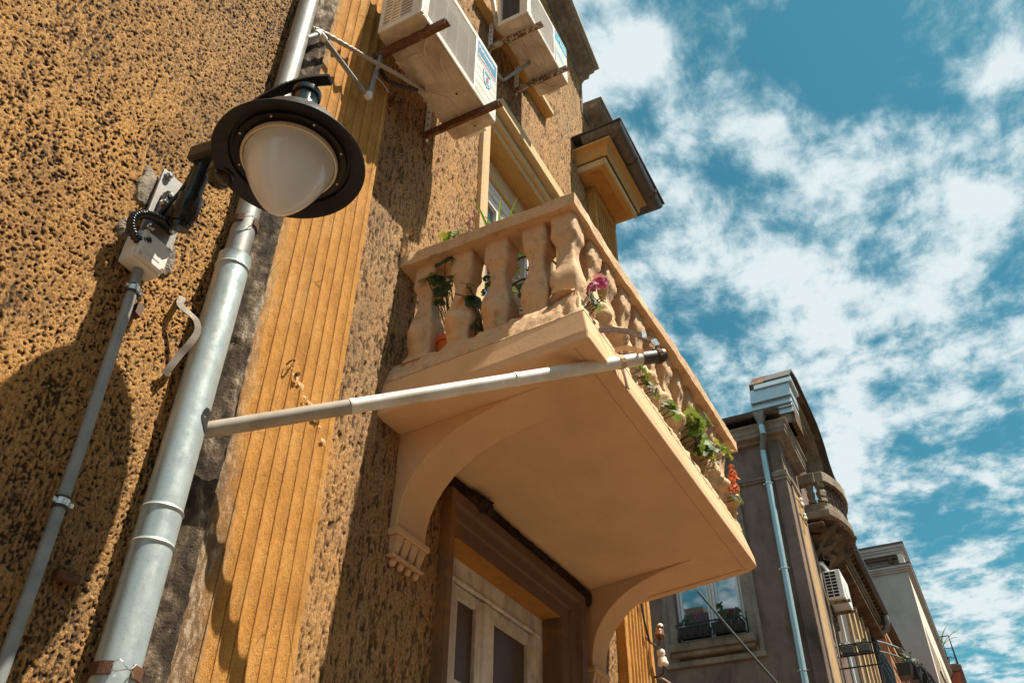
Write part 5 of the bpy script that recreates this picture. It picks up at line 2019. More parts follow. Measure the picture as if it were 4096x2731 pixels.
def ring_L(poly, xe, ye, name, mat, par=fh):
    """moulding along the flank and round the corner along the street; poly = (projection, z)"""
    m_ = MB()
    vs_ = []
    for (d, z) in poly:
        vs_.append((FX - d, ye, z))
    for (d, z) in poly:
        vs_.append((FX - d, 2.0 - d, z))
    for (d, z) in poly:
        vs_.append((xe, 2.0 - d, z))
    n_ = len(poly)
    fs_ = []
    for s_ in range(2):
        for i in range(n_):
            j = (i + 1) % n_
            fs_.append((s_ * n_ + i, s_ * n_ + j, (s_ + 1) * n_ + j, (s_ + 1) * n_ + i))
    fs_ += [list(range(n_)), list(range(2 * n_, 3 * n_))[::-1]]
    m_.add(vs_, fs_)
    return m_.build(name, mat, par, bevel=.006)


ring_L([(-.05, 9.58), (.07, 9.58), (.10, 9.62), (.20, 9.64), (.20, 9.70), (.22, 9.72), (.22, 9.80), (.26, 9.84), (.26, 9.87), (-.05, 9.90)], 15.12, 9.0, 'cornice', 'far_stone')
MB().box(FX - .02, FX + .3, 2.0, 9.0, 9.87, 10.12).build('frieze', 'far_dark', fh)
m = MB()
m.box(13.92, 14.02, 1.93, 2.02, 0, 8.93)
m.box(14.62, 14.74, 1.93, 2.02, 0, 8.93)
m.build('pilaster_margin', 'far_stone', fh, bevel=.01)
PF = flutes(14.02, 14.05, 14.59, 14.62, 7, 1.935, .02, 2.02)
pilaster(PF, 0, 8.84, 60, 6, .004, chip=.01).build('pilaster', 'far_ochre', fh, smooth=True, fix=False)
MB().box(13.90, 14.76, 1.905, 2.02, 8.84, 8.95).build('pilaster_capital', 'far_stone', fh, bevel=.02)
# zinc clad parapet block: lapped sheets
tiers = [(10.10, 10.235, 2.36, 1.60, .02), (10.225, 10.30, 2.345, 1.60, .035), (10.295, 10.455, 2.33, 1.595, .05), (10.445, 10.745, 2.315, 1.575, .075), (10.74, 10.85, 2.215, 1.52, .03)]
MB().box(FX + .03, FX + .62, 1.60, 2.30, 9.9, 10.78).build('parapet', 'far_dark', fh)
for (za, zb, ya, yb, d) in tiers:
    z_ = MB()
    z_.hexa([(FX - d * .55, yb, za), (FX + .6, yb, za), (FX + .6, ya, za), (FX - d * .55, ya, za),
             (FX - d * .2 + .02, yb + .006, zb), (FX + .6, yb + .006, zb), (FX + .6, ya - .006, zb), (FX - d * .2 + .02, ya - .006, zb)])
    z_.box(FX - d * .55 - .012, FX - d * .55 + .02, yb - .004, ya + .004, za - .012, za + .006)
    z_.build('zinc_sheet', 'zinc_far', fh, bevel=.003)
# gutter with hopper and downpipe
MB().box(FX - .30, FX + .02, 1.84, 8.9, 10.03, 10.05).build('eave_board', 'roof_dark', fh)
gut([((FX - .30, 1.80, 10.055), (1, 0, 0)), ((FX - .30, 2.5, 10.06), (1, 0, 0)), ((FX - .30, 9.0, 10.10), (1, 0, 0))], .085).build('gutter', 'gutter', fh, smooth=True)
dp = thing('rainwater_pipe', 'square topped zinc hopper and pale blue downpipe on the brown house', 'drainpipe', (FX - .12, 2.29, 0))
m = MB()
m.hexa([(FX - .33, 2.125, 9.78), (FX - .25, 2.125, 9.78), (FX - .25, 2.205, 9.78), (FX - .33, 2.205, 9.78), (FX - .40, 2.06, 10.02), (FX - .22, 2.06, 10.02), (FX - .22, 2.26, 10.02), (FX - .40, 2.26, 10.02)])
m.build('hopper', 'zinc_old', dp, bevel=.004)
MB().tube([(FX - .29, 2.165, 9.79), (FX - .29, 2.160, 9.60)], .054, 8).build('neck', 'pipe_blue', dp)
MB().tube([(FX - .29, 2.160, 9.61), (FX - .10, 2.255, 9.40)], .052, 8).build('offset_bend', 'zinc_old', dp)
MB().tube([(FX - .10, 2.255, 9.415), (FX - .10, 2.27, 8.0), (FX - .10, 2.295, 5.4), (FX - .10, 2.30, .1)], .052, 16).build('downpipe', 'pipe_blue', dp, smooth=True)
for z in (7.22, 5.62, 8.75):
    m = MB()
    m.tube([(FX - .10, 2.275 + (8 - z) * .009, z - .012), (FX - .10, 2.275 + (8 - z) * .009, z + .012)], .060, 14)
    m.box(FX - .11, FX - .09, 2.19 + (8 - z) * .009, 2.36 + (8 - z) * .009, z - .010, z + .010)
    m.build('pipe_clamp', 'steel', dp)
# street side: gable wall, its mouldings and the long eave
m = MB()
gab = [(13.72, 9.7), (17.3, 9.7), (17.3, 10.75), (17.22, 11.05), (17.0, 11.25), (16.6, 11.38), (14.3, 11.42), (13.72, 10.9)]
m.prism(gab, lambda x, z: (x, 2.0, z), lambda x, z: (x, 2.3, z))
m.build('gable', 'far_dark', fh)


def edge_band(pts, d0, d1, th0, th1, name, mat):
    m_ = MB()
    vs_ = []
    for (x, z) in pts:
        vs_ += [(x, 2.02, z - th0), (x, 2 - d1, z - th0), (x, 2 - d1, z + th1), (x, 2.02, z + th1)]
    fs_ = [(0, 1, 2, 3)]
    k_ = len(pts)
    for i in range(k_ - 1):
        for j in range(4):
            fs_.append((i * 4 + j, i * 4 + (j + 1) % 4, (i + 1) * 4 + (j + 1) % 4, (i + 1) * 4 + j))
    fs_.append(tuple((k_ - 1) * 4 + j for j in range(4)))
    return m_.add(vs_, fs_).build(name, mat, fh)


top_ = [(13.72, 10.86), (14.0, 11.12), (14.3, 11.36), (14.9, 11.52), (15.6, 11.54), (16.3, 11.54), (16.75, 11.50), (17.05, 11.38), (17.25, 11.18), (17.33, 10.92)]
edge_band(top_, 0, .45, -.0, .055, 'roof_edge', 'roof_dark')
edge_band([(x, z - .02) for x, z in top_], 0, .40, .06, -.001, 'soffit_board', 'far_dark')
edge_band([(x, z - .10) for x, z in top_], 0, .30, .07, .0, 'roll_moulding', 'far_stone')
edge_band([(x, z - .185) for x, z in top_], 0, .22, .09, .0, 'roll_moulding', 'far_stone')
MB().box(13.70, 14.25, 1.66, 2.0, 9.90, 10.55).build('gable_console', 'far_stone', fh, bevel=.03)
MB().box(14.25, 14.62, 1.74, 2.0, 10.30, 11.10).build('gable_console', 'far_stone', fh, bevel=.03)
edge_band([(17.34, 10.90), (17.6, 10.72), (18.2, 10.66)], 0, .45, 0, .05, 'roof_edge', 'roof_dark')
arw = [(14.95 + .55 - .55 * math.cos(R(a)), 10.35 + .62 * math.sin(R(a))) for a in range(0, 181, 12)]
m = MB()
for (p, q) in zip(arw[:-1], arw[1:]):
    m.bar((p[0], 1.97, p[1]), (q[0], 1.97, q[1]), .05, .06, up=(0, 1, 0))
m.build('arched_window_hood', 'grey', fh)
MB().box(15.0, 16.0, 1.985, 2.01, 9.85, 10.4).build('attic_window', 'pane_old', fh)
m = MB()
m.box(17.3, 22.0, 1.80, 2.02, 8.78, 8.86)
m.box(17.3, 22.0, 1.72, 2.02, 8.865, 8.93)
m.box(17.3, 22.0, 1.66, 2.02, 8.935, 8.985)
m.build('street_cornice', 'far_stone', fh, bevel=.015)
for k in range(18):
    x = 17.45 + k * .255
    MB().box(x, x + .10, 1.60, 1.99, 8.986, 9.07).build('rafter_end', 'far_dark', fh)
gut([((17.25, 1.55, 9.16), (0, 1, 0)), ((21.9, 1.55, 9.10), (0, 1, 0))], .085).build('gutter', 'gutter', fh, smooth=True)
MB().box(17.2, 22.0, 1.48, 2.4, 9.17, 9.20).build('roof_edge', 'roof_dark', fh)
m = MB()
m.tube([(21.75, 1.56, 9.06), (21.75, 1.56, 8.86), (21.80, 1.62, 8.72), (21.82, 1.92, 8.55), (21.82, 1.92, .2)], .075, 12)
m.build('downpipe', 'zinc_old', fh, smooth=True)
MB().box(15.15, 21.9, 1.70, 2.0, 8.55, 8.62).build('ledge_moulding', 'far_dark', fh, bevel=.02)
# --- bowed stone balcony


def bow(t, d=0.):
    """plan of the balcony front, t 0..1 along the street"""
    x = 15.27 + 1.95 * t
    y = 1.60 - .235 * math.sin(math.pi * t) ** .8
    return x, y - d


def bowed(z0, z1, d, name, mat, jit=.008):
    m_ = MB()
    n_ = 22
    vs_ = []
    for z in (z0, z1):
        vs_ += [(15.27 - d, 2.02, z)]
        for k in range(n_):
            x, y = bow(k / (n_ - 1), d)
            vs_.append((x + (d if k == n_ - 1 else -d if k == 0 else 0), y, z))
        vs_ += [(17.22 + d, 2.02, z)]
    q = n_ + 2
    fs_ = [list(range(q))[::-1], list(range(q, 2 * q))]
    fs_ += [(i, (i + 1) % q, q + (i + 1) % q, q + i) for i in range(q)]
    m_.add(vs_, fs_)
    if jit:
        m_.jitter(jit, 9, 3)
    return m_.build(name, mat, BB if 'BB' in globals() and BB is not None else fh, bevel=.012)


BB = None
BB = bowed(8.74, 8.89, .035, 'balcony', 'far_stone')
BB['label'] = 'bowed stone balcony with iron lattice'
bowed(8.895, 9.06, -.03, 'upper_slab', 'far_stone')
# handrail: short return and curved front
m = MB()
n_ = 24
vs_ = []
for k in range(n_):
    x, y = bow(k / (n_ - 1), 0)
    for (dy, z) in ((-.05, 9.455), (-.05, 9.66), (.11, 9.66), (.11, 9.455)):
        vs_.append((x, y + dy, z))
fs_ = [(0, 1, 2, 3), tuple((n_ - 1) * 4 + j for j in range(4))]
for k in range(n_ - 1):
    for j in range(4):
        fs_.append((k * 4 + j, k * 4 + (j + 1) % 4, (k + 1) * 4 + (j + 1) % 4, (k + 1) * 4 + j))
m.add(vs_, fs_)
m.box(15.24, 15.42, 1.70, 2.0, 9.455, 9.655)
m.jitter(.006, 9, 2)
m.build('handrail', 'far_stone', BB, bevel=.01)
bl = [(0, .075), (.16, .075), (.20, .05), (.30, .066), (.52, .075), (.66, .05), (.70, .062), (.74, .05), (.78, .07), (1, .07)]
MB().lathe([(r, 9.06 + h * .40) for h, r in bl], (15.33, 1.83, 0), n=8).build('baluster', 'far_stone', BB)
MB().lathe([(r * 1.25, 9.06 + h * .40) for h, r in bl], (15.34, 1.65, 0), n=4).build('corner_post', 'far_stone', BB)
for k in range(12):
    x, y = bow(.06 + .92 * k / 11)
    MB().box(x - .013, x + .013, y + .02, y + .045, 9.05, 9.46).build('lattice_bar', 'iron_brown', BB)
for z in (9.16, 9.33):
    MB().tube([(*bow(k / 15, -.03), z) for k in range(16)], .014, 6).build('lattice_rail', 'iron_brown', BB, smooth=True)
m = MB()
m.grid(lambda u, v: (bow(u)[0], bow(u)[1] + .10, 9.06 + .4 * v), 16, 2)
m.build('lattice_backing', 'far_stone', BB, fix=False)
# carved corbel


def corbel(u, v):
    # u round the front (0 = near wall, 1 = far wall), v from slab down
    x0_, x1_ = lerp(15.36, 15.62, v), lerp(17.1, 16.75, v)
    dep = lerp(.56, .06, v ** 1.25)
    a = math.pi * u
    ca, sa = math.cos(a), math.sin(a)
    e = .55
    x = (x0_ + x1_) / 2 - (x1_ - x0_) / 2 * math.copysign(abs(ca) ** e, ca)
    y = 2.0 - dep * abs(sa) ** e
    z = 8.76 - .62 * v - .12 * math.sin(math.pi * v) * 0
    k = sm_noise(Vector((u * 9 + v * 3, v * 6, 2)), 3)
    k += .6 * math.sin(v * 17 + 3.0 * math.sin(u * 5)) + .5 * math.sin(u * 26 + v * 9)
    k *= .085
    return (x - k * ca, y - k * sa * 1.2, z + k * .4)


MB().grid(corbel, 60, 40).build('carved_corbel', 'far_dark', BB, smooth=2, fix=False)
m = MB()
m.box(15.66, 16.7, 1.92, 2.0, 8.02, 8.10)
m.build('corbel_base', 'far_stone', BB, bevel=.02)
m = MB()
m.tube(catmull([(15.72, 1.52, 8.80), (15.74, 1.47, 8.84), (15.80, 1.45, 8.82), (15.80, 1.46, 8.66)], 4), .012, 6)
m.build('iron_hook', 'rust', BB)
# street window below, jambs and shutters
sw = MB()
sw.box(16.55, 16.62, 1.93, 2.02, 5.4, 8.1)
sw.box(16.70, 16.78, 1.95, 2.02, 5.4, 8.1)
sw.build('window_frame', 'upvc', fh, bevel=.01)
for (x0, x1, y0, mt) in ((17.85, 17.95, 1.93, 'far_ochre'), (18.02, 18.12, 1.93, 'far_stone'), (18.45, 18.62, 1.90, 'far_ochre'), (19.2, 19.30, 1.90, 'far_ochre'), (19.9, 20.0, 1.90, 'far_ochre'), (20.6, 20.7, 1.90, 'far_ochre')):
    MB().box(x0, x1, y0, 2.02, 4.6, 8.45).build('pilaster_strip', mt, fh, bevel=.01)
MB().box(16.80, 17.80, 1.985, 2.01, 4.6, 8.0).build('window_pane', 'pane_old', fh)
# far air conditioner
A3 = thing('air_conditioner', 'small white air conditioner on the street side of the brown house', 'air conditioner', (15.8, 1.82, 7.33))
x0, x1, y0, y1, z0, z1 = 15.44, 16.24, 1.66, 1.955, 7.29, 7.81
MB().box(x0 + .006, x1, y0, y1, z0, z1).build('casing', 'white', A3, bevel=.012)
m = MB()
m.box(x0 + .003, x0 + .0065, 1.740, 1.935, z0 + .03, z1 - .03)
m.build('coil', 'dark', A3)
m = MB()
for k in range(9):
    z = z0 + .03 + (z1 - z0 - .06) * k / 8
    m.box(x0 - .004, x0 + .0029, 1.735, 1.940, z - .006, z + .006)
for y in (1.738, 1.838, 1.938):
    m.box(x0 - .0041, x0 + .0028, y - .006, y + .006, z0 + .03, z1 - .03)
m.build('side_grille', 'white', A3)
MB().lathe([(.17, 0), (.175, -.006), (.16, -.008), (.02, -.008), (0, -.008)], (15.80, y0, 7.56), (0, 1, 0), 24).build('fan_grille', 'ac', A3)
for x in (15.56, 16.12):
    t = thing('bracket', 'brown bracket under the %s end of the small far air conditioner' % ('nearer' if x < 15.8 else 'farther'), 'bracket', (x, 2.0, 7.28))
    m = MB()
    m.box(x - .02, x + .02, 1.60, 2.0, 7.24, 7.288)
    m.box(x - .021, x + .019, 1.95, 1.999, 6.96, 7.2399)
    m.build('arm', 'bracket_b', t, bevel=.002)
tag(MB().tube(catmull([(15.35, 1.97, 7.92), (15.42, 1.93, 7.94), (15.52, 1.88, 7.88), (15.56, 1.86, 7.80)], 5), .030, 10).build('refrigerant_line', 'pvc', smooth=True), 'white wrapped line bending into the small far air conditioner', 'hose')
tag(MB().tube(catmull([(15.38, 1.97, 7.90), (15.30, 1.97, 7.5), (15.42, 1.96, 7.1), (15.38, 1.97, 6.5), (15.40, 1.97, 5.6)], 6), .012, 6).build('wall_cable', 'cable_pale', smooth=True), 'thin cables looping down the wall below the far air conditioner', 'cable')


# --- planters
def planter(name, label, x, y0, y1, z0, z1, nb, dep, outside=-1):
    t = thing(name, label, 'window box', (x, (y0 + y1) / 2, z0))
    half = (y1 - y0) / 2
    for k in range(2):
        a = y0 + k * half + .02
        MB().hexa([(x, a + .02, z0 + .02), (x + dep, a + .02, z0 + .02), (x + dep, a + half - .06, z0 + .02), (x, a + half - .06, z0 + .02),
                   (x - .02, a, z1 - .02), (x + dep + .02, a, z1 - .02), (x + dep + .02, a + half - .04, z1 - .02), (x - .02, a + half - .04, z1 - .02)]).build('box', 'cable', t, bevel=.008)
    b = MB()
    b.bar((x - .06, y0, z1), (x - .06, y1, z1), .016, .02)
    b.bar((x - .02, y0, z0), (x - .02, y1, z0), .016, .02)
    b.bar((x + dep, y0, z0), (x + dep, y1, z0), .016, .02)
    for y in (y0, y1):
        b.bar((x - .06, y, z1), (x + dep + .06, y, z1), .014, .014)
        b.bar((x - .02, y, z0), (x + dep + .06, y, z0 - .02), .014, .014)
        b.bar((x + dep + .03, y, z0 - .04), (x + dep + .05, y, z1 + .16), .018, .018)
    b.build('rack', 'iron', t)
    for k in range(nb):
        y = y0 + (y1 - y0) * (k + .5) / nb
        pts_ = catmull([(x - .055, y, z1 + .02), (x - .062, y, z1 - .02), (x - .085, y, (z0 + z1) / 2), (x - .06, y, z0 + .03), (x - .02, y, z0)], 3)
        MB().tube(pts_, .0095, 5).build('belly_bar', 'iron', t, smooth=True)
    return t


planter('window_box', 'black window box in a bellied iron rack under the white far window', FX - .26, 3.02, 4.12, 6.30, 6.50, 9, .19)


def sprig(label, x, y, z, h, lv, fl=None, fs_=.06, group='flowers in the far window boxes'):
    t = thing('geranium', label, 'plant', (x, y, z), group)
    sm = MB()
    for (dy, dz, s_) in lv:
        sm.tube([(x, y, z), (x, y + dy * .5, z + dz * .6), (x, y + dy, z + dz)], .006, 5, False)
        put(LEAF['leaf_dark'], 'leaf', t, (x, y + dy, z + dz), (R(20), R(-60 + prnd.uniform(-25, 25)), R(prnd.uniform(-60, 60))), s_)
    if fl:
        sm.tube([(x, y, z), (x, y, z + h)], .006, 5, False)
        put(FL[fl], 'flower', t, (x, y, z + h), None, fs_)
    sm.build('stem', 'stem', t)


sprig('dark green sprig at the left end of the far window box', FX - .20, 3.99, 6.44, .2, [(-.05, .14, .045), (.06, .12, .05), (0, .17, .055), (-.09, .09, .04)])
sprig('single magenta flower in the far window box', FX - .20, 3.76, 6.44, .20, [(-.06, .06, .05), (.04, .07, .05), (.10, .05, .04)], 'magenta', .055)
sprig('tall leafy stem near the middle of the far window box', FX - .20, 3.37, 6.44, .2, [(.02, .30, .06), (.0, .34, .055), (-.03, .18, .055), (.05, .05, .05), (.03, .20, .045)])
sprig('dark red flower toward the right of the far window box', FX - .20, 3.22, 6.44, .19, [(-.05, .10, .055), (.05, .06, .05), (-.10, .08, .05)], 'maroon', .065)
sprig('thin upright sprig at the right end of the far window box', FX - .20, 3.10, 6.44, .2, [(.02, .22, .04), (-.02, .18, .04), (0, .06, .05), (.03, .12, .04)])

# iron balcony on the street, its end basket faces us
ib = thing('iron_balcony', 'wrought iron street balcony with a planter basket at its near end', 'balcony', (16.2, 1.6, 5.3))
m = MB()
for z in (6.46, 6.29, 6.10, 5.60):
    m.bar((15.4, 1.34, z), (15.4, 2.0, z), .02, .022)
    m.bar((15.4, 1.34, z), (17.2, 1.34, z), .02, .022)
m.build('rails', 'iron', ib)
for k in range(6):
    y = 1.36 + .60 * k / 5
    MB().bar((15.39, y, 5.35), (15.39, y, 6.46), .014, .018).build('upright', 'iron', ib)
for k in range(12):
    x = 15.42 + 1.76 * k / 11
    MB().bar((x, 1.335, 5.35), (x, 1.335, 6.46), .018, .018).build('upright', 'iron', ib)
m = MB()
for (z, r) in ((6.46, .022), (6.30, .014)):
    m.tube(catmull([(15.4, 1.33, z), (15.6, 1.20, z - .005), (15.95, 1.06, z), (16.45, .98, z - .01), (17.0, .98, z), (17.4, 1.05, z)], 5), r, 8)
m.build('bowed_rail', 'conduit', ib, smooth=True)
MB().box(15.42, 17.2, 1.36, 2.0, 5.30, 5.36).build('floor', 'far_stone', ib)
planter('window_box', 'black planter hung on the near end of the iron balcony', 15.36, 1.42, 1.93, 6.27, 6.44, 5, -.12)
sprig('low green sprigs in the planter on the iron balcony', 15.32, 1.68, 6.42, .1, [(-.16, .06, .05), (-.05, .07, .05), (.10, .05, .05), (.2, .04, .04)])
# black planters with belly bars on the bow further along
for k, (x, y, z) in enumerate(((15.75, 1.02, 5.93), (16.15, .92, 5.95), (16.6, .86, 5.96), (17.05, .84, 5.97))):
    lab = ('nearest black planter', 'second black planter', 'third black planter', 'farthest black planter')[k]
    t = thing('planter', lab + ' hung on the bowed iron rail', 'planter', (x, y, z), 'black planters on the bowed rail')
    MB().hexa([(x - .16, y - .06, z), (x + .16, y - .06, z), (x + .16, y + .12, z), (x - .16, y + .12, z), (x - .20, y - .10, z + .20), (x + .20, y - .10, z + .20), (x + .20, y + .14, z + .20), (x - .20, y + .14, z + .20)]).build('box', 'cable', t, bevel=.01)
    for j in range(3):
        xx = x - .15 + .15 * j
        MB().tube(catmull([(xx, y - .10, z + .24), (xx, y - .16, z + .12), (xx, y - .17, z - .12), (xx, y - .08, z - .40), (xx, y - .11, z - .62)], 4), .014, 6).build('belly_bar', 'iron', t, smooth=True)
sc_ = MB()
for (cx, cz, r) in ((17.35, 5.95, .16), (17.5, 5.70, .20), (17.62, 5.45, .16), (17.3, 5.55, .13), (17.75, 5.75, .14), (17.4, 5.25, .2)):
    sc_.tube([(cx + r * math.cos(a * .35) * (1 - a * .022), .82, cz + r * math.sin(a * .35) * (1 - a * .022)) for a in range(26)], .010, 5)
tag(sc_.build('scroll_ironwork', 'iron', smooth=True), 'curling iron scrolls at the end of the bowed rail', 'ironwork')
for (lab, x, y, z, fl) in (('yellow flowering stem above the nearest black planter', 15.75, 1.02, 6.10, 'yellow'), ('pale green stem rising over the bowed rail', 16.2, .93, 6.14, None), ('green tuft on the third black planter', 16.6, .87, 6.15, None)):
    sprig(lab, x, y, z, .14, [(-.04, .18, .05), (.04, .24, .04), (.0, .30, .04), (.06, .12, .05), (-.06, .1, .05)], fl, .05, group='flowers on the bowed iron balcony')

# ================================================================== RED HOUSE, GREY HOUSE, TERRACE
rh = thing('house', 'narrow brick red house squeezed before the grey block', 'house', (24.5, 2.0, 0))
MB().box(22.02, 27.9, 1.90, 9.0, 0, 9.75).build('wall', 'red', rh)
MB().prism([(1.62, 9.62), (1.62, 9.72), (2.2, 10.05), (9, 10.35), (9, 9.76), (1.95, 9.70)], lambda y, z: (22.3, y, z), lambda y, z: (27.5, y, z)).build('roof', 'roof_dark', rh)
MB().box(21.9, 22.30, 1.60, 2.1, 8.86, 9.0).build('zinc_ledge', 'zinc_old', rh, bevel=.02)
fr = MB()
fr.box(22.4, 22.5, 1.72, 1.89, 5.5, 9.05)
fr.box(26.4, 26.5, 1.72, 1.89, 5.5, 9.05)
fr.box(22.5, 26.4, 1.72, 1.89, 8.95, 9.05)
fr.build('screen_frame', 'tan_plank', rh)
for k in range(22):
    z = 5.6 + k * .15
    a = .12 if k % 2 else -.08
    MB().bar((22.5, 1.80, z), (26.4, 1.80, z + a), .02, .05).build('slat', 'tan_plank', rh)
gb = thing('apartment_building', 'tall mauve grey block with stepped parapet and a recessed roof terrace', 'building', (33, 4, 0))
GX, GY = 28.0, 1.04
m = MB()
m.box(GX, 40, GY, 9, 0, 12.40)
m.build('wall', 'grey', gb)
m = MB()
m.box(GX - .06, 40, GY - .06, 9, 12.401, 12.46)
m.box(GX - .10, 40, GY - .10, 9, 12.461, 12.52)
m.box(GX - .14, 40, GY - .14, 9, 12.521, 12.60)
m.build('parapet_moulding', 'grey', gb, bevel=.01)
MB().box(GX - .15, 40, GY - .15, 9, 12.601, 12.635).build('parapet_cap', 'iron_brown', gb)
m = MB()
m.box(GX + .0, 40, GY, GY + .16, 12.636, 13.0)
m.box(GX + .45, 40, 1.25, 9, 12.636, 13.0)
m.build('attic_wall', 'cream', gb)
m = MB()
m.box(GX - .02, 40, GY - .03, 9, 13.0, 13.10)
m.box(GX - .05, 40, GY - .06, 9, 13.101, 13.18)
m.box(GX - .08, 40, GY - .09, 9, 13.181, 13.29)
m.build('roof_moulding', 'grey', gb, bevel=.01)
MB().box(GX - .10, 40, GY - .11, 9, 13.291, 13.35).build('roof_cap', 'iron_brown', gb)
m = MB()
for z in (12.76, 12.90):
    m.bar((GX - .02, 1.22, z), (GX - .02, 6, z), .02, .025)
m.bar((GX - .02, 1.22, 12.63), (GX - .02, 1.22, 12.92), .03, .03)
m.build('terrace_rail', 'iron_brown', gb)
MB().lathe([(.05, 12.64), (.09, 12.92), (.11, 12.92), (.11, 12.96), (0, 12.96)], (GX + .12, 1.42, 0), n=12).build('terrace_pot', 'iron_brown', gb)
# street face with recessed loggias
m = MB()
m.box(GX + .01, 40, GY - .006, GY - .0005, 0, 12.40)
m.build('street_face', 'cream', gb)
for (x0, x1, z0, z1) in ((28.7, 32.6, 6.0, 10.9), (33.6, 36.6, 6.0, 11.4)):
    MB().box(x0, x1, GY - .012, GY - .0065, z0, z1).build('loggia', 'far_stone', gb)
    m = MB()
    m.bar((x0, GY - .10, z1 - 1.35), (x1, GY - .10, z1 - 1.35), .05, .05)
    m.bar((x0, GY - .06, z1 - 1.8), (x1, GY - .06, z1 - 1.8), .05, .05)
    m.build('loggia_rail', 'iron_brown', gb)
tb = thing('house', 'last house with a red and cream upper wall under a railed roof terrace', 'house', (45, 4, 0))
MB().box(40.02, 60, .62, 9, 0, 12.15).build('wall', 'far_stone', tb)
MB().box(40.0, 60, .60, 9, 12.15, 12.60).build('red_band', 'red', tb)
MB().box(39.9, 60, .50, 9, 12.605, 12.86).build('terrace_slab', 'iron_brown', tb, bevel=.02)
MB().bar((39.92, .56, 6.0), (39.92, .56, 12.4), .12, .1).build('downpipe', 'iron_brown', tb)
tr = thing('railing', 'black geometric railing round the roof terrace of the last house', 'railing', (42, .7, 12.86))
m = MB()
for z in (12.90, 14.05):
    m.bar((40.0, .64, z), (40.0, 1.60, z), .03, .035)
    m.bar((40.0, .64, z), (56.0, .64, z), .03, .035)
for (y, za, zb) in ((.64, 12.88, 14.06), (.92, 13.0, 13.95), (1.14, 12.9, 13.85)):
    m.bar((40.0, y, za), (40.0, y, zb), .025, .025)
for (ya, yb, z) in ((.64, .92, 13.55), (.92, 1.2, 13.80), (.75, 1.14, 13.20), (.92, 1.3, 13.45), (.64, .80, 13.15), (1.0, 1.4, 13.05)):
    m.bar((40.0, ya, z), (40.0, yb, z), .02, .025)
for k in range(60):
    x = 40.1 + 15.8 * k / 59
    m.bar((x, .64, 12.9), (x, .64, 14.05), .02, .02)
m.build('bars', 'iron', tr)
ag = thing('agave', 'dark spiky plant rising behind the roof terrace railing', 'plant', (40.35, 1.12, 12.9))
for k in range(8):
    a = R(-50 + 16 * k)
    put(BLADE, 'blade', ag, (40.35, 1.12, 13.3 + .04 * k), (R(90) * 0, R(-65 + 6 * k), R(40 + 45 * k)), (1.25, .9, 1.0))
MB().lathe([(.2, 0), (.28, .4), (.05, .42), (.04, .9), (0, .95)], (40.35, 1.12, 12.88), n=10).build('pot', 'iron_brown', ag)

# ================================================================== INSULATORS AND WIRES
def insulator(name, label, base, top, hook, mat_body, r=.030, group=None):
    t = thing(name, label, 'insulator', hook[0], group)
    MB().tube(catmull(hook, 6), .0075, 8).build('hook', 'rust', t, smooth=True)
    B_, T_ = Vector(base), Vector(top)
    ax = (T_ - B_)
    L = ax.length
    pr = [(.0, .02), (.010, 0), (r * .86, 0), (r, L * .06), (r, L * .22), (r * .82, L * .30), (r * .82, L * .46), (r * .62, L * .54), (r * .62, L * .62), (r * .80, L * .72), (r * .72, L * .90), (r * .4, L * .98), (0, L)]
    MB().lathe(pr, B_, ax, 22).build('body', mat_body, t, smooth=2)
    u_, w_ = frame(ax.normalized())
    MB().tube([B_ + ax * .58 + (u_ * math.cos(a) + w_ * math.sin(a)) * r * .70 for a in [2 * math.pi * k / 14 for k in range(15)]], .0032, 5).build('binding_wire', 'steel', t)
    return t


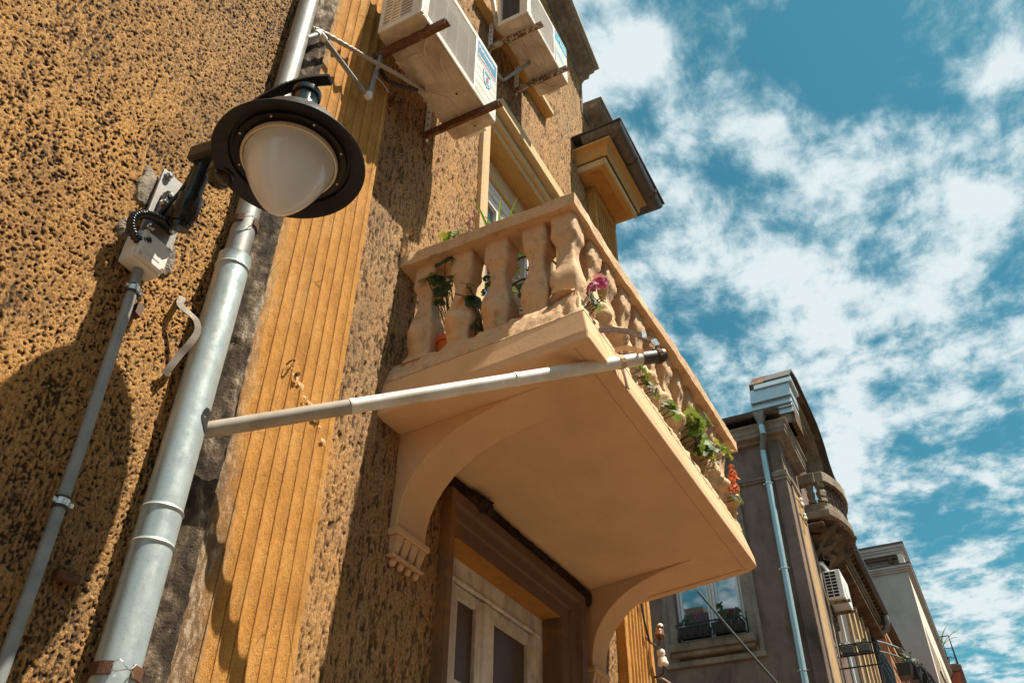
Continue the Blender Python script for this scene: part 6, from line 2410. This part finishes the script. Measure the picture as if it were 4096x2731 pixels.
# hook positions on the right pilaster
insulator('insulator', 'brown and cream insulator on the upper hook of the fluted pilaster', (5.600, 1.845, 3.592), (5.610, 1.835, 3.680), [(5.555, 1.93, 3.60), (5.550, 1.895, 3.555), (5.565, 1.865, 3.535), (5.592, 1.850, 3.550), (5.600, 1.846, 3.60)], 'brown_glaze', .036)
MB().ball((5.610, 1.835, 3.672), .022, 14, 8).build('cap', 'porcelain', bpy.data.objects['insulator'], smooth=2)
insulator('insulator', 'plain cream insulator on the lower hook of the fluted pilaster', (5.648, 1.850, 3.418), (5.632, 1.858, 3.530), [(5.640, 1.935, 3.36), (5.642, 1.900, 3.352), (5.650, 1.862, 3.372), (5.648, 1.850, 3.425)], 'porcelain', .036)
tag(MB().tube(catmull([(5.395, 1.925, 3.86), (5.42, 1.905, 3.845), (5.455, 1.905, 3.80), (5.485, 1.905, 3.70), (5.52, 1.900, 3.60), (5.553, 1.90, 3.56)], 6), .0075, 8).build('wall_cable', 'cable', smooth=True), 'black cable bent down the fluted pilaster to the upper insulator', 'cable')
tag(MB().tube(catmull([(5.640, 1.92, 3.358), (5.70, 1.86, 3.34), (5.86, 1.72, 3.22), (6.3, 1.35, 2.95)], 6), .006, 8).build('service_wire', 'cable_pale', smooth=True), 'pale wire leaving the lower insulator', 'wire')
tag(MB().tube(catmull([(5.62, 1.84, 3.64), (7.0, 2.75, 4.35), (8.0, 2.20, 4.84), (8.0, 1.9, 4.36), (8.0, 1.62, 3.93), (8.0, 1.2, 3.3)][2:], 6), .011, 8).build('overhead_wire', 'cable', smooth=True), 'twisted black overhead wire crossing the far window', 'wire')
insulator('insulator', 'upper white insulator on the sandy pilaster of the brown house', (14.27, 1.89, 8.53), (14.27, 1.89, 8.71), [(14.02, 1.93, 8.60), (14.06, 1.89, 8.52), (14.16, 1.88, 8.49), (14.27, 1.885, 8.50), (14.27, 1.89, 8.54)], 'porcelain', .042)
insulator('insulator', 'lower white insulator on the sandy pilaster of the brown house', (14.30, 1.89, 8.30), (14.30, 1.89, 8.42), [(14.00, 1.93, 8.30), (14.04, 1.89, 8.20), (14.14, 1.88, 8.14), (14.27, 1.885, 8.17), (14.30, 1.89, 8.30)], 'porcelain', .042)
